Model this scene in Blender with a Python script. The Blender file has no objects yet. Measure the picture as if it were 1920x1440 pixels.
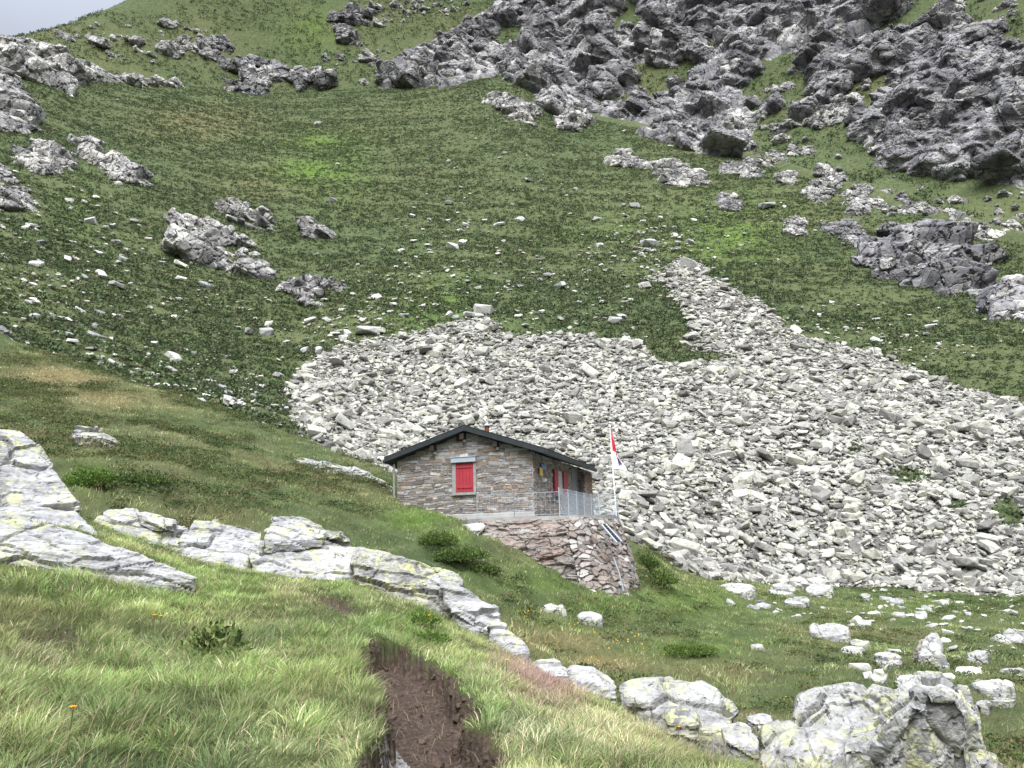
import bpy, bmesh, math, random
import numpy as np
from mathutils import Vector, Matrix
random.seed(7); RNG = np.random.default_rng(7)
scene = bpy.context.scene
COL = scene.collection
W0, H0, F = 1920.0, 1440.0, 1500.0
PITCH = math.atan(293/F); ROLL = math.radians(1.7)
# ------------------------------------------------------------------ camera maths
fw = np.array([0, math.cos(PITCH), math.sin(PITCH)])
r0 = np.array([1.0, 0, 0]); u0 = np.array([0, -math.sin(PITCH), math.cos(PITCH)])
rt = math.cos(ROLL)*r0 - math.sin(ROLL)*u0
up = math.sin(ROLL)*r0 + math.cos(ROLL)*u0
def ray(u, v):
    return fw + rt*((u-960)/F) + up*((720-v)/F)
def at(u, v, D):
    d = ray(u, v); return d*(D/math.hypot(d[0], d[1]))
def proj(P):
    a = P @ fw; a = np.where(np.abs(a) < 1e-6, 1e-6, a)
    return 960+F*(P @ rt)/a, 720-F*(P @ up)/a, a
# ------------------------------------------------------------------ noise
def h3(ix, iy, iz, s=0):
    with np.errstate(over='ignore'):
        n = (ix.astype(np.uint32)*np.uint32(374761393) + iy.astype(np.uint32)*np.uint32(668265263)
             + iz.astype(np.uint32)*np.uint32(2246822519) + np.uint32((s*3266489917) & 0xffffffff))
        n = (n ^ (n >> np.uint32(13)))*np.uint32(1274126177)
        n = (n ^ (n >> np.uint32(15)))*np.uint32(2246822519)
        n = n ^ (n >> np.uint32(16))
    return n.astype(np.float64)/4294967296.0
def vnoise(P, s=0):
    f = np.floor(P); i = f.astype(np.int64); t = P-f; t = t*t*(3-2*t)
    r = 0
    for dx in (0, 1):
        wx = t[:, 0] if dx else 1-t[:, 0]
        for dy in (0, 1):
            wy = t[:, 1] if dy else 1-t[:, 1]
            for dz in (0, 1):
                wz = t[:, 2] if dz else 1-t[:, 2]
                r = r + wx*wy*wz*h3(i[:, 0]+dx, i[:, 1]+dy, i[:, 2]+dz, s)
    return r*2-1
def fbm(P, o=4, s=0, g=.5):
    r = 0; a = 1; tot = 0
    for k in range(o):
        r = r + a*vnoise(P*(2.03**k)+k*17.3, s+k); tot += a; a *= g
    return r/tot
def facet(P, s=0, tilt=.8):
    """blocky fracture: nearest jittered cell, each cell a tilted plane; returns height, crack (F2-F1), cell hash"""
    f = np.floor(P).astype(np.int64); n = len(P)
    b1 = np.full(n, 1e9); b2 = np.full(n, 1e9); H = np.zeros(n); C = np.zeros(n)
    for dx in (-1, 0, 1):
        for dy in (-1, 0, 1):
            for dz in (-1, 0, 1):
                i, j, k = f[:, 0]+dx, f[:, 1]+dy, f[:, 2]+dz
                hx, hy, hz = h3(i, j, k, s), h3(i, j, k, s+1), h3(i, j, k, s+2)
                ex, ey, ez = P[:, 0]-(i+hx), P[:, 1]-(j+hy), P[:, 2]-(k+hz)
                d = ex*ex+ey*ey+ez*ez
                g = h3(i, j, k, s+3)
                val = (g*2-1) + tilt*((hy*2-1)*ex*1.6+(hz*2-1)*ey*1.6+(hx*2-1)*ez*1.6)
                near = d < b1
                b2 = np.where(near, b1, np.minimum(b2, d))
                H = np.where(near, val, H); C = np.where(near, g, C); b1 = np.where(near, d, b1)
    return H, np.sqrt(b2)-np.sqrt(b1), C
def inpoly(u, v, poly):
    c = np.zeros(u.shape, bool); n = len(poly)
    for k in range(n):
        x1, y1 = poly[k]; x2, y2 = poly[(k+1) % n]
        if y1 == y2: continue
        c ^= ((y1 > v) != (y2 > v)) & (u < (x2-x1)*(v-y1)/(y2-y1)+x1)
    return c
def sstep(a, b, x):
    t = np.clip((x-a)/(b-a), 0, 1); return t*t*(3-2*t)
def blur(a, n=1):
    for _ in range(n):
        p = np.pad(a, 1, mode='edge')
        a = (p[1:-1, 1:-1]*2+p[:-2, 1:-1]+p[2:, 1:-1]+p[1:-1, :-2]+p[1:-1, 2:])/6
    return a
# ------------------------------------------------------------------ object helpers
def tag(o, label=None, cat=None, group=None, kind=None):
    if label: o['label'] = label
    if cat: o['category'] = cat
    if group: o['group'] = group
    if kind: o['kind'] = kind
    return o
def mesh_np(name, V, Q, mat, smooth=True, attrs=None, parent=None, cols=None):
    V = np.asarray(V, np.float32); Q = np.asarray(Q, np.int32)
    me = bpy.data.meshes.new(name); k = Q.shape[1]
    me.vertices.add(len(V)); me.vertices.foreach_set('co', V.ravel())
    me.loops.add(Q.size); me.loops.foreach_set('vertex_index', Q.ravel())
    me.polygons.add(len(Q)); me.polygons.foreach_set('loop_start', np.arange(0, Q.size, k, dtype=np.int32))
    me.polygons.foreach_set('use_smooth', np.full(len(Q), smooth))
    if attrs:
        for an, av in attrs.items():
            at_ = me.attributes.new(an, 'FLOAT', 'POINT'); at_.data.foreach_set('value', np.asarray(av, np.float32).ravel())
    if cols is not None:
        c4 = np.ones((len(V), 4), np.float32); c4[:, :3] = cols
        at_ = me.attributes.new('col', 'FLOAT_COLOR', 'POINT'); at_.data.foreach_set('color', c4.ravel())
    me.update(calc_edges=True); me.validate()
    me.materials.append(mat)
    o = bpy.data.objects.new(name, me); COL.objects.link(o)
    if parent: o.parent = parent
    return o
class MB:
    """collects boxes, tubes and polygons into one mesh"""
    def __init__(s): s.v = []; s.f = []; s.c = []
    def add(s, vs, fs, c=(1, 1, 1)):
        b = len(s.v); s.v += [tuple(x) for x in vs]; s.f += [tuple(b+i for i in f) for f in fs]; s.c += [c]*len(vs)
    def box(s, x0, x1, y0, y1, z0, z1, c=(1, 1, 1)):
        s.add([(x0, y0, z0), (x1, y0, z0), (x1, y1, z0), (x0, y1, z0), (x0, y0, z1), (x1, y0, z1), (x1, y1, z1), (x0, y1, z1)],
              [(3, 2, 1, 0), (4, 5, 6, 7), (0, 1, 5, 4), (1, 2, 6, 5), (2, 3, 7, 6), (3, 0, 4, 7)], c)
    def prism(s, poly, y0, y1, c=(1, 1, 1)):      # poly in (x, z), extruded along y
        n = len(poly)
        vs = [(x, y0, z) for x, z in poly]+[(x, y1, z) for x, z in poly]
        fs = [tuple(range(n)), tuple(range(2*n-1, n-1, -1))]+[(i, i+n, (i+1) % n+n, (i+1) % n) for i in range(n)]
        s.add(vs, fs, c)
    def bar(s, a, b, w, h=None, c=(1, 1, 1)):
        a, b = Vector(a), Vector(b); d = (b-a).normalized(); h = h or w
        x = d.cross(Vector((0, 0, 1)))
        if x.length < 1e-3: x = Vector((1, 0, 0))
        x.normalize(); y = x.cross(d).normalized()
        q = [(-1, -1), (1, -1), (1, 1), (-1, 1)]
        vs = [p+x*(i*w/2)+y*(j*h/2) for p in (a, b) for i, j in q]
        s.add(vs, [(0, 1, 2, 3), (7, 6, 5, 4), (0, 4, 5, 1), (1, 5, 6, 2), (2, 6, 7, 3), (3, 7, 4, 0)], c)
    def tube(s, pts, rads, n=10, c=(1, 1, 1), cap=True):
        pts = [Vector(p) for p in pts]; vs = []; fs = []
        for k, p in enumerate(pts):
            d = (pts[min(k+1, len(pts)-1)]-pts[max(k-1, 0)]).normalized()
            x = d.cross(Vector((0, 1, 0.01))).normalized(); y = d.cross(x).normalized()
            r = rads[k] if isinstance(rads, (list, tuple)) else rads
            vs += [p+x*(r*math.cos(2*math.pi*i/n))+y*(r*math.sin(2*math.pi*i/n)) for i in range(n)]
        for k in range(len(pts)-1):
            fs += [(k*n+i, k*n+(i+1) % n, (k+1)*n+(i+1) % n, (k+1)*n+i) for i in range(n)]
        if cap: fs += [tuple(range(n-1, -1, -1)), tuple((len(pts)-1)*n+i for i in range(n))]
        s.add(vs, fs, c)
    def build(s, name, mat, parent=None, smooth=False, bevel=0):
        me = bpy.data.meshes.new(name); me.from_pydata(s.v, [], s.f)
        a = me.attributes.new('col', 'FLOAT_COLOR', 'POINT')
        a.data.foreach_set('color', np.array([(*c, 1) for c in s.c], np.float32).ravel())
        if smooth: me.polygons.foreach_set('use_smooth', [True]*len(me.polygons))
        me.materials.append(mat); me.update()
        o = bpy.data.objects.new(name, me); COL.objects.link(o)
        if parent: o.parent = parent
        if bevel:
            m = o.modifiers.new('Bevel', 'BEVEL'); m.width = bevel; m.segments = 2; m.limit_method = 'ANGLE'
        return o
def empty(name, loc, rz=0):
    o = bpy.data.objects.new(name, None); COL.objects.link(o); o.location = loc; o.rotation_euler = (0, 0, rz); o.empty_display_size = .2
    return o
# ------------------------------------------------------------------ materials
class NT:
    def __init__(s, name):
        s.m = bpy.data.materials.new(name); s.m.use_nodes = True; s.t = s.m.node_tree; s.t.nodes.clear()
        s.out = s.n('ShaderNodeOutputMaterial')
    def n(s, ty, **kw):
        x = s.t.nodes.new(ty)
        for k, v in kw.items():
            if k.startswith('i_'):
                key = k[2:]; key = int(key) if key.isdigit() else key
                x.inputs[key].default_value = v
            else: setattr(x, k, v)
        return x
    def l(s, a, b): s.t.links.new(a, b)
    def pos(s): return s.n('ShaderNodeNewGeometry').outputs['Position']
    def obj(s): return s.n('ShaderNodeTexCoord').outputs['Object']
    def scale(s, vec, sc, rot=(0, 0, 0)):
        m = s.n('ShaderNodeMapping'); m.inputs['Scale'].default_value = sc; m.inputs['Rotation'].default_value = rot
        s.l(vec, m.inputs['Vector']); return m.outputs[0]
    def noise(s, vec, sc, det=4, rough=.55, dist=0):
        x = s.n('ShaderNodeTexNoise'); x.inputs['Scale'].default_value = sc; x.inputs['Detail'].default_value = det
        x.inputs['Roughness'].default_value = rough; x.inputs['Distortion'].default_value = dist
        s.l(vec, x.inputs['Vector']); return x.outputs['Fac']
    def voro(s, vec, sc, feat='F1', out='Distance', rnd=1):
        x = s.n('ShaderNodeTexVoronoi'); x.feature = feat; x.inputs['Scale'].default_value = sc
        x.inputs['Randomness'].default_value = rnd
        s.l(vec, x.inputs['Vector']); return x.outputs[out]
    def ramp(s, fac, stops, interp='LINEAR'):
        x = s.n('ShaderNodeValToRGB'); e = x.color_ramp.elements; x.color_ramp.interpolation = interp
        while len(e) < len(stops): e.new(.5)
        for el, (p, c) in zip(e, stops):
            el.position = p; el.color = (*(c if isinstance(c, (tuple, list)) else (c, c, c)), 1)
        s.l(fac, x.inputs[0]); return x.outputs[0]
    def mix(s, fac, a, b, mode='MIX'):
        x = s.n('ShaderNodeMix'); x.data_type = 'RGBA'; x.blend_type = mode
        for v, k in ((fac, 0), (a, 6), (b, 7)):
            if hasattr(v, 'links'): s.l(v, x.inputs[k])
            elif k == 0: x.inputs[0].default_value = v
            else: x.inputs[k].default_value = (*v, 1)
        return x.outputs[2]
    def math(s, op, a, b=None, clamp=False):
        x = s.n('ShaderNodeMath'); x.operation = op; x.use_clamp = clamp
        for v, k in ((a, 0), (b, 1)):
            if v is None: continue
            if hasattr(v, 'links'): s.l(v, x.inputs[k])
            else: x.inputs[k].default_value = v
        return x.outputs[0]
    def attr(s, name, out='Fac'):
        x = s.n('ShaderNodeAttribute'); x.attribute_name = name; return x.outputs[out]
    def bump(s, h, dist, strength=1, prev=None):
        x = s.n('ShaderNodeBump'); x.inputs['Distance'].default_value = dist; x.inputs['Strength'].default_value = strength
        s.l(h, x.inputs['Height'])
        if prev is not None: s.l(prev, x.inputs['Normal'])
        return x.outputs[0]
    def principled(s, col, rough=.9, normal=None, spec=.2, metal=0):
        p = s.n('ShaderNodeBsdfPrincipled')
        for v, k in ((col, 'Base Color'), (rough, 'Roughness'), (spec, 'Specular IOR Level'), (metal, 'Metallic')):
            if hasattr(v, 'links'): s.l(v, p.inputs[k])
            else: p.inputs[k].default_value = (*v, 1) if isinstance(v, tuple) else v
        if normal is not None: s.l(normal, p.inputs['Normal'])
        s.l(p.outputs[0], s.out.inputs[0]); return s.m

def mat_terrain():
    t = NT('alpine_ground'); P = t.pos()
    n1 = t.noise(P, .05, 4); n2 = t.noise(P, .9, 4, .6); n3 = t.noise(P, 7, 3, .6)
    grass = t.ramp(n2, [(.3, (.038, .056, .024)), (.5, (.058, .078, .034)), (.7, (.086, .100, .048))])
    dry = t.ramp(n3, [(.3, (.085, .075, .032)), (.6, (.16, .135, .065)), (.8, (.13, .085, .06))])
    lush = t.ramp(n2, [(.3, (.045, .085, .015)), (.7, (.11, .17, .03))])
    c = t.mix(t.attr('dry'), grass, dry); c = t.mix(t.attr('lush'), c, lush)
    rockc = t.ramp(t.noise(P, 1.5, 6, .65), [(.3, (.05, .048, .045)), (.55, (.12, .117, .11)), (.75, (.20, .197, .185))])
    c = t.mix(t.attr('talus'), c, rockc)
    dirt = t.ramp(t.noise(P, 26, 10, .78), [(.3, (.024, .017, .013)), (.5, (.068, .050, .040)), (.70, (.16, .122, .100))])
    c = t.mix(t.attr('dirt'), c, dirt)
    b = t.bump(t.noise(P, 22, 8, .75), .05, .9); b = t.bump(n2, .3, .5, b)
    return t.principled(c, .95, b, .1)
def mat_blade(name, trans=.35):
    t = NT(name); c = t.attr('col', 'Color')
    d = t.n('ShaderNodeBsdfPrincipled', i_Roughness=.7); d.inputs['Specular IOR Level'].default_value = .05
    tr = t.n('ShaderNodeBsdfTranslucent'); m = t.n('ShaderNodeMixShader'); m.inputs[0].default_value = trans
    t.l(c, d.inputs['Base Color']); t.l(c, tr.inputs[0]); t.l(d.outputs[0], m.inputs[1]); t.l(tr.outputs[0], m.inputs[2])
    t.l(m.outputs[0], t.out.inputs[0]); return t.m
def mat_rock(name, base, dark, pale, lichen=0., lichen_col=(.36, .37, .13), sc=1., rand=None, streak=(1, 1, 1), rot=(0, 0, 0), bumpd=.04, black=.0, world=True, rust=0., block=0):
    t = NT(name); P = t.pos() if world else t.obj()
    S = t.scale(P, streak, rot)
    n1 = t.noise(S, 1.1*sc, 8, .62, .3); n2 = t.noise(P, 6*sc, 6, .65); n3 = t.noise(S, 3.2*sc, 6, .7)
    c = t.ramp(n1, [(.28, dark), (.47, base), (.68, pale)])
    c = t.mix(t.math('MULTIPLY', t.ramp(n3, [(.5, 0.), (.68, 1.)]), .55), c, dark)
    c = t.mix(.55, c, t.ramp(n2, [(.3, (.25, .25, .25)), (.7, (.85, .85, .85))]), 'OVERLAY')
    if rust:
        c = t.mix(t.math('MULTIPLY', t.ramp(t.noise(S, .8*sc, 5, .6, .5), [(.45, 0.), (.62, 1.)]), rust), c, (.21, .085, .045))
    if lichen:
        lm = t.ramp(t.noise(P, 3.6*sc, 8, .72, .6), [(.50, 0.), (.565, 1.)])
        big = t.ramp(t.noise(P, .8*sc, 3), [(.35, 0.), (.6, 1.)])
        lc = t.mix(t.noise(P, 11*sc, 3), lichen_col, (.40, .41, .26))
        c = t.mix(t.math('MULTIPLY', t.math('MULTIPLY', lm, big), lichen), c, lc)
    if black:
        bm = t.ramp(t.noise(P, 5*sc, 6, .7), [(.60, 0.), (.66, 1.)])
        c = t.mix(t.math('MULTIPLY', bm, black), c, (.035, .035, .035))
    if rand in ('object', 'object2'):
        r = t.n('ShaderNodeObjectInfo').outputs['Random']
    elif rand in ('attr', 'mild'): r = t.attr('tone')
    else: r = None
    if r is not None:
        c = t.mix(1, c, t.ramp(r, [(0, (.60, .60, .62)), (.5, (.95, .95, .96)), (.85, (1.15, 1.14, 1.12)), (1, (1.55, 1.53, 1.48))]), 'MULTIPLY') if rand in ('mild', 'object2') else t.mix(1, c, t.ramp(r, [(0, (.40, .39, .39)), (.22, (.66, .65, .64)), (.5, (.90, .90, .88)), (.75, (1.05, 1.05, .97)), (1, (1.32, 1.31, 1.22))]), 'MULTIPLY')
    if block:
        W = t.n('ShaderNodeVectorMath', operation='ADD'); t.l(S, W.inputs[0]); wn = t.n('ShaderNodeTexNoise'); wn.inputs['Scale'].default_value = block*1.2; wn.inputs['Detail'].default_value = 4; t.l(P, wn.inputs['Vector'])
        wm_ = t.n('ShaderNodeVectorMath', operation='SCALE'); wm_.inputs['Scale'].default_value = 1.1/block; t.l(wn.outputs['Color'], wm_.inputs[0]); t.l(wm_.outputs[0], W.inputs[1]); WV = W.outputs[0]
        cl1 = t.voro(WV, block, 'F1', 'Color'); cl2 = t.voro(WV, block*3.1, 'F1', 'Color')
        for cl_ in (cl1, cl2):
            sp = t.n('ShaderNodeSeparateColor'); t.l(cl_, sp.inputs[0])
            c = t.mix(1, c, t.ramp(sp.outputs[0], [(0, (.62, .62, .63)), (.5, (.98, .97, .98)), (1, (1.38, 1.37, 1.33))]), 'MULTIPLY')
        e1 = t.ramp(t.voro(WV, block*3.1, 'DISTANCE_TO_EDGE'), [(0, 0.), (.05, 1.)])
        e0 = t.ramp(t.voro(WV, block, 'DISTANCE_TO_EDGE'), [(0, 0.), (.035, 1.)])
    b = t.bump(n2, bumpd, .6); b = t.bump(n3, bumpd*2, .6, b)
    if block: b = t.bump(e1, bumpd*1.6, .8, b); b = t.bump(e0, bumpd*3, .9, b)
    b = t.bump(t.ramp(t.voro(t.scale(S, (1, 1, 1)), 1.7*sc, 'DISTANCE_TO_EDGE'), [(0, 0.), (.05, 1.)]), bumpd*.5, .35, b)
    return t.principled(c, .92, b, .2)
def mat_plain(name, col, rough=.7, spec=.3, metal=0, var=.25, sc=8, bumpd=.003):
    t = NT(name); P = t.obj(); n = t.noise(P, sc, 5, .6)
    c = t.mix(1, col, t.ramp(n, [(.25, (1-var,)*3), (.75, (1+var,)*3)]), 'MULTIPLY')
    return t.principled(c, rough, t.bump(n, bumpd, .5), spec, metal)
def mat_col(name, rough=.9, sc=14, var=.35, bumpd=.012):
    t = NT(name); P = t.obj(); n = t.noise(P, sc, 6, .65)
    c = t.mix(1, t.attr('col', 'Color'), t.ramp(n, [(.25, (1-var,)*3), (.75, (1+var,)*3)]), 'MULTIPLY')
    return t.principled(c, rough, t.bump(n, bumpd, .7), .2)
M_TER = mat_terrain()
M_BLADE = mat_blade('grass_blade'); M_LEAF = mat_blade('shrub_leaf', .2)
M_SLAB = mat_rock('lichen_gneiss', (.265, .267, .275), (.125, .125, .13), (.36, .36, .35), .9, (.33, .34, .15), sc=1.9, streak=(.35, 1, 2.6), rot=(0, .25, 0), bumpd=.03, black=.9)
M_BOLD = mat_rock('lichen_boulder', (.215, .215, .215), (.065, .065, .068), (.35, .35, .34), .95, (.33, .34, .13), sc=2.0, bumpd=.035, black=.95)
M_CLIFF = mat_rock('cliff_rock', (.170, .169, .180), (.082, .081, .088), (.275, .273, .272), .3, (.17, .17, .13), sc=.3, bumpd=.2, block=.11)
M_CLIFFB = mat_rock('cliff_block_rock', (.15, .148, .158), (.075, .073, .082), (.25, .247, .246), .3, (.22, .22, .165), sc=.35, bumpd=.15, rand='mild')
M_OUT = mat_rock('outcrop_rock', (.27, .268, .268), (.13, .128, .132), (.38, .38, .365), .4, (.32, .32, .23), sc=.6, bumpd=.12, block=.24)
M_SCREE = mat_rock('scree_rock', (.275, .272, .262), (.14, .14, .135), (.36, .357, .335), .4, (.31, .31, .21), sc=1.1, rand='attr', bumpd=.05)
M_SCREEO = mat_rock('scree_boulder_rock', (.275, .272, .262), (.14, .14, .135), (.36, .357, .335), .4, (.31, .31, .21), sc=1.1, rand='object', bumpd=.05)
M_STONE = mat_rock('pale_stone', (.345, .345, .335), (.22, .22, .21), (.43, .43, .41), .3, (.40, .40, .30), sc=1.1, rand='object2', bumpd=.03)
M_BED = mat_rock('rusty_bedrock', (.185, .168, .156), (.09, .082, .076), (.28, .262, .245), .0, sc=1.6, streak=(.7, .7, 2), bumpd=.04, rust=.24)
M_MAS = mat_col('masonry_stone'); M_DRY = mat_col('dry_stone')
M_CONC = mat_plain('concrete', (.30, .30, .29), .9, .2, var=.25, sc=3)
M_ROOF = mat_plain('dark_roofing', (.022, .027, .031), .6, .3, var=.3)
M_WOOD = mat_plain('dark_timber', (.035, .026, .022), .8, .2)
M_RED = mat_plain('red_paint', (.30, .026, .040), .55, .35, var=.12, sc=5)
M_GREY = mat_plain('grey_stone_trim', (.24, .235, .23), .85, .2)
M_ZINC = mat_plain('zinc_sheet', (.36, .41, .46), .45, .5, .3, var=.1)
M_GALV = mat_plain('galvanised_steel', (.40, .45, .50), .5, .5, .5, var=.15)
M_WHITE = mat_plain('white_paint', (.78, .78, .78), .5, .4, var=.06)
M_BLACK = mat_plain('dark_rubber', (.02, .02, .022), .7, .2)
M_RUST = mat_plain('rusty_pipe', (.15, .055, .035), .8, .2)
M_BOARD = mat_plain('grey_board', (.45, .44, .44), .8, .2)
M_BLUE = mat_plain('blue_plate', (.10, .22, .52), .5, .4, var=.08)
M_YEL = mat_plain('yellow_plate', (.72, .46, .06), .5, .4, var=.08)
M_FLAG = mat_col('flag_cloth', .85, 30, .05, .002)
# ------------------------------------------------------------------ terrain: feature lines (u, v, D)
def line(pts):
    az, te, D = [], [], []
    for u, v, d in pts:
        p = at(u, v, d); az.append(math.atan2(p[0], p[1])); te.append(p[2]/d); D.append(d)
    return np.array(az), np.array(te), np.array(D)
L = {}
L['A1'] = [(-300,1440,4), (0,1440,4.2), (480,1440,4.5), (960,1440,5), (1440,1470,5.4), (1920,1540,5.6), (2300,1550,5.6)]
L['A2'] = [(-300,1240,7), (0,1235,7), (480,1225,7.3), (700,1225,7.3), (960,1318,7), (1200,1420,6.7), (1440,1520,6.3), (1600,1600,6.2), (1920,1640,6.2), (2300,1650,6.2)]
L['A3'] = [(-300,985,13.2), (0,985,13), (150,985,13.5), (370,1055,13.5), (500,1080,13), (650,1095,12.5), (800,1140,12), (930,1215,11), (1000,1262,10.5),
           (1140,1335,9.5), (1300,1425,8.5), (1400,1485,7.8), (1480,1540,7.3), (1600,1600,6.9), (1920,1640,6.9), (2300,1650,6.9)]
L['B1'] = [(-300,950,18), (0,950,18), (145,950,18), (300,945,19), (500,970,20), (650,1010,20), (800,1075,19), (940,1180,17.5), (1000,1228,17), (1140,1280,16.5),
           (1300,1345,15), (1440,1400,13.5), (1600,1445,12), (1920,1500,11.5), (2300,1510,11.5)]
L['B2'] = [(-300,790,27), (0,800,27), (300,850,25), (500,900,24.5), (650,945,24), (745,965,24.3), (860,990,23.2), (905,1012,22.7), (1000,1062,22.6), (1100,1108,22.6),
           (1180,1118,23.5), (1250,1150,24), (1400,1190,25), (1600,1215,26), (1920,1230,27), (2300,1240,27)]
L['B3'] = [(-300,700,37), (0,720,36), (300,790,33), (500,850,30.5), (650,900,28.5), (720,932,27.4), (790,960,26.5), (860,985,26), (1000,1020,26), (1100,1050,26.5), (1190,1040,28.5),
           (1260,1080,30.5), (1400,1130,34), (1600,1145,36), (1920,1160,38), (2300,1170,38)]
L['B4'] = [(-300,590,47), (0,640,45), (130,690,43), (250,730,41), (400,775,38), (560,830,35), (700,880,32), (745,905,31), (860,945,31), (1000,990,31), (1100,1012,31),
           (1160,1010,31), (1190,1022,31), (1260,1065,33.5), (1330,1093,37), (1500,1107,44), (1700,1107,46), (1920,1118,47), (2300,1130,47)]
L['C1'] = [(-300,580,64), (0,622,62), (130,672,60), (400,758,56), (560,812,54), (720,872,50), (745,890,48), (860,930,44), (1000,972,42), (1100,996,42),
           (1160,996,42), (1190,1008,41), (1260,1052,40.5), (1330,1085,41), (1500,1098,46.3), (1920,1108,49.5), (2300,1120,49.5)]
L['C2'] = [(-300,530,77), (0,560,75), (400,700,68), (560,760,62), (745,830,58), (960,850,55), (1200,870,55), (1500,920,57), (1920,960,58.5), (2300,980,59)]
L['C3'] = [(-300,470,94), (0,500,92), (400,640,86), (560,690,80), (700,660,82), (870,625,85), (960,645,83), (1200,650,85), (1300,670,84), (1500,660,90), (1700,700,90), (1920,745,88), (2300,800,86)]
L['C4'] = [(-300,320,122), (0,350,125), (400,400,138), (700,400,142), (960,400,142), (1200,440,136), (1400,480,130), (1600,520,126), (1920,600,116), (2300,690,108)]
L['C5'] = [(-300,60,225), (0,100,230), (100,115,235), (150,140,240), (350,165,255), (480,182,265), (620,176,268), (760,158,270), (840,147,262), (900,140,256), (960,140,251), (1000,165,247), (1050,207,240), (1300,265,215),
           (1500,330,185), (1700,400,165), (1920,470,150), (2300,560,140)]
L['C7'] = [(-300,170,285), (0,130,300), (150,145,302), (350,170,300), (480,186,300), (760,162,296), (960,140,285), (1000,155,278), (1050,195,262), (1300,255,230), (1500,318,198), (1920,445,165), (2300,520,150)]
L['C8'] = [(-300,170,330), (0,86,335), (60,72,340), (130,54,345), (200,26,350), (255,1,355), (300,-25,360), (400,-70,370), (960,-160,400), (1300,-150,350), (1920,-100,290), (2300,-60,260)]
AZ = np.radians(np.concatenate([np.linspace(-58, -36, 60, endpoint=False), np.arange(-36, 36, .075), np.linspace(36, 58, 60)]))
def ev(name):
    a, te, D = line(L[name]); d = np.interp(AZ, a, D); z = np.interp(AZ, a, te)*d; return d, z
K = {n: ev(n) for n in L}
uu = np.interp(AZ, [math.radians(-33), math.radians(33)], [0, 1920])
K['A0'] = (np.full_like(AZ, .9), np.interp(uu, [0, 1920], [-1.45, -1.75]))
left = sstep(1330, 1150, uu)
K['A4'] = (K['A3'][0]+2.2, K['A3'][1]-np.interp(uu, [0, 400, 1000, 1920], [.35, .5, 1.0, .9]))
K['C0'] = (K['B4'][0]+1.2+left*5, K['B4'][1]+.15-left*2.2)
bk = sstep(1000, 720, uu)
K['C6'] = (K['C5'][0]+4+bk*8, K['C5'][1]+4*(1-bk)-bk*7)
sl5 = (K['C5'][1]-K['C4'][1])/(K['C5'][0]-K['C4'][0]); K['C5b'] = (K['C5'][0]-7, K['C5'][1]-7*sl5*.92)
K['C9'] = (K['C8'][0]+70, K['C8'][1]-45)
order = ['A0', 'A1', 'A2', 'A3', 'A4', 'B1', 'B2', 'B3', 'B4', 'C0', 'C1', 'C2', 'C3', 'C4', 'C5b', 'C5', 'C6', 'C7', 'C8', 'C9']
rows = [30, 90, 100, 24, 16, 90, 70, 70, 18, 12, 90, 90, 110, 126, 8, 12, 10, 120, 8]
kD = np.array([K[n][0] for n in order]); kz = np.array([K[n][1] for n in order])
kD = np.maximum.accumulate(kD+np.arange(len(order))[:, None]*1e-3, 0)
def smooth_az(a, w):
    k = np.hanning(w*2+3); k /= k.sum(); p = np.pad(a, ((0, 0), (w+1, w+1)), mode='edge')
    return np.array([np.convolve(r, k, 'valid') for r in p])
kD = smooth_az(kD, 14); kz2 = smooth_az(kz, 18); kz = smooth_az(kz, 7); kz[13:16] = kz2[13:16]
dl = np.diff(kz, axis=0)/np.maximum(np.diff(kD, axis=0), 1e-4)      # Fritsch-Carlson slopes of z(D)
h = np.diff(kD, axis=0); m = np.zeros_like(kz); m[0] = dl[0]; m[-1] = dl[-1]
w1 = 2*h[1:]+h[:-1]; w2 = h[1:]+2*h[:-1]
same = dl[1:]*dl[:-1] > 0
m[1:-1] = np.where(same, (w1+w2)/(w1/np.where(same, dl[:-1], 1)+w2/np.where(same, dl[1:], 1)), 0)
Ds, Zs, idx = [], [], {}
r = 0
for k, n in enumerate(rows):
    idx[order[k]] = r; t = np.linspace(0, 1, n, endpoint=False)[:, None]
    hh = h[k]; Ds.append(kD[k]+t*hh)
    Zs.append((2*t**3-3*t**2+1)*kz[k]+(t**3-2*t**2+t)*hh*m[k]+(-2*t**3+3*t**2)*kz[k+1]+(t**3-t**2)*hh*m[k+1]); r += n
idx['C9'] = r; Ds.append(kD[-1:]); Zs.append(kz[-1:])
GD = np.concatenate(Ds); GZ = np.concatenate(Zs); NR, NC = GD.shape
G = np.stack([GD*np.sin(AZ), GD*np.cos(AZ), GZ], -1)
flat = G.reshape(-1, 3)
GU, GV, _ = proj(flat); GU = GU.reshape(NR, NC); GV = GV.reshape(NR, NC)
RI = np.arange(NR)[:, None]+np.zeros((1, NC), int)
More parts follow.
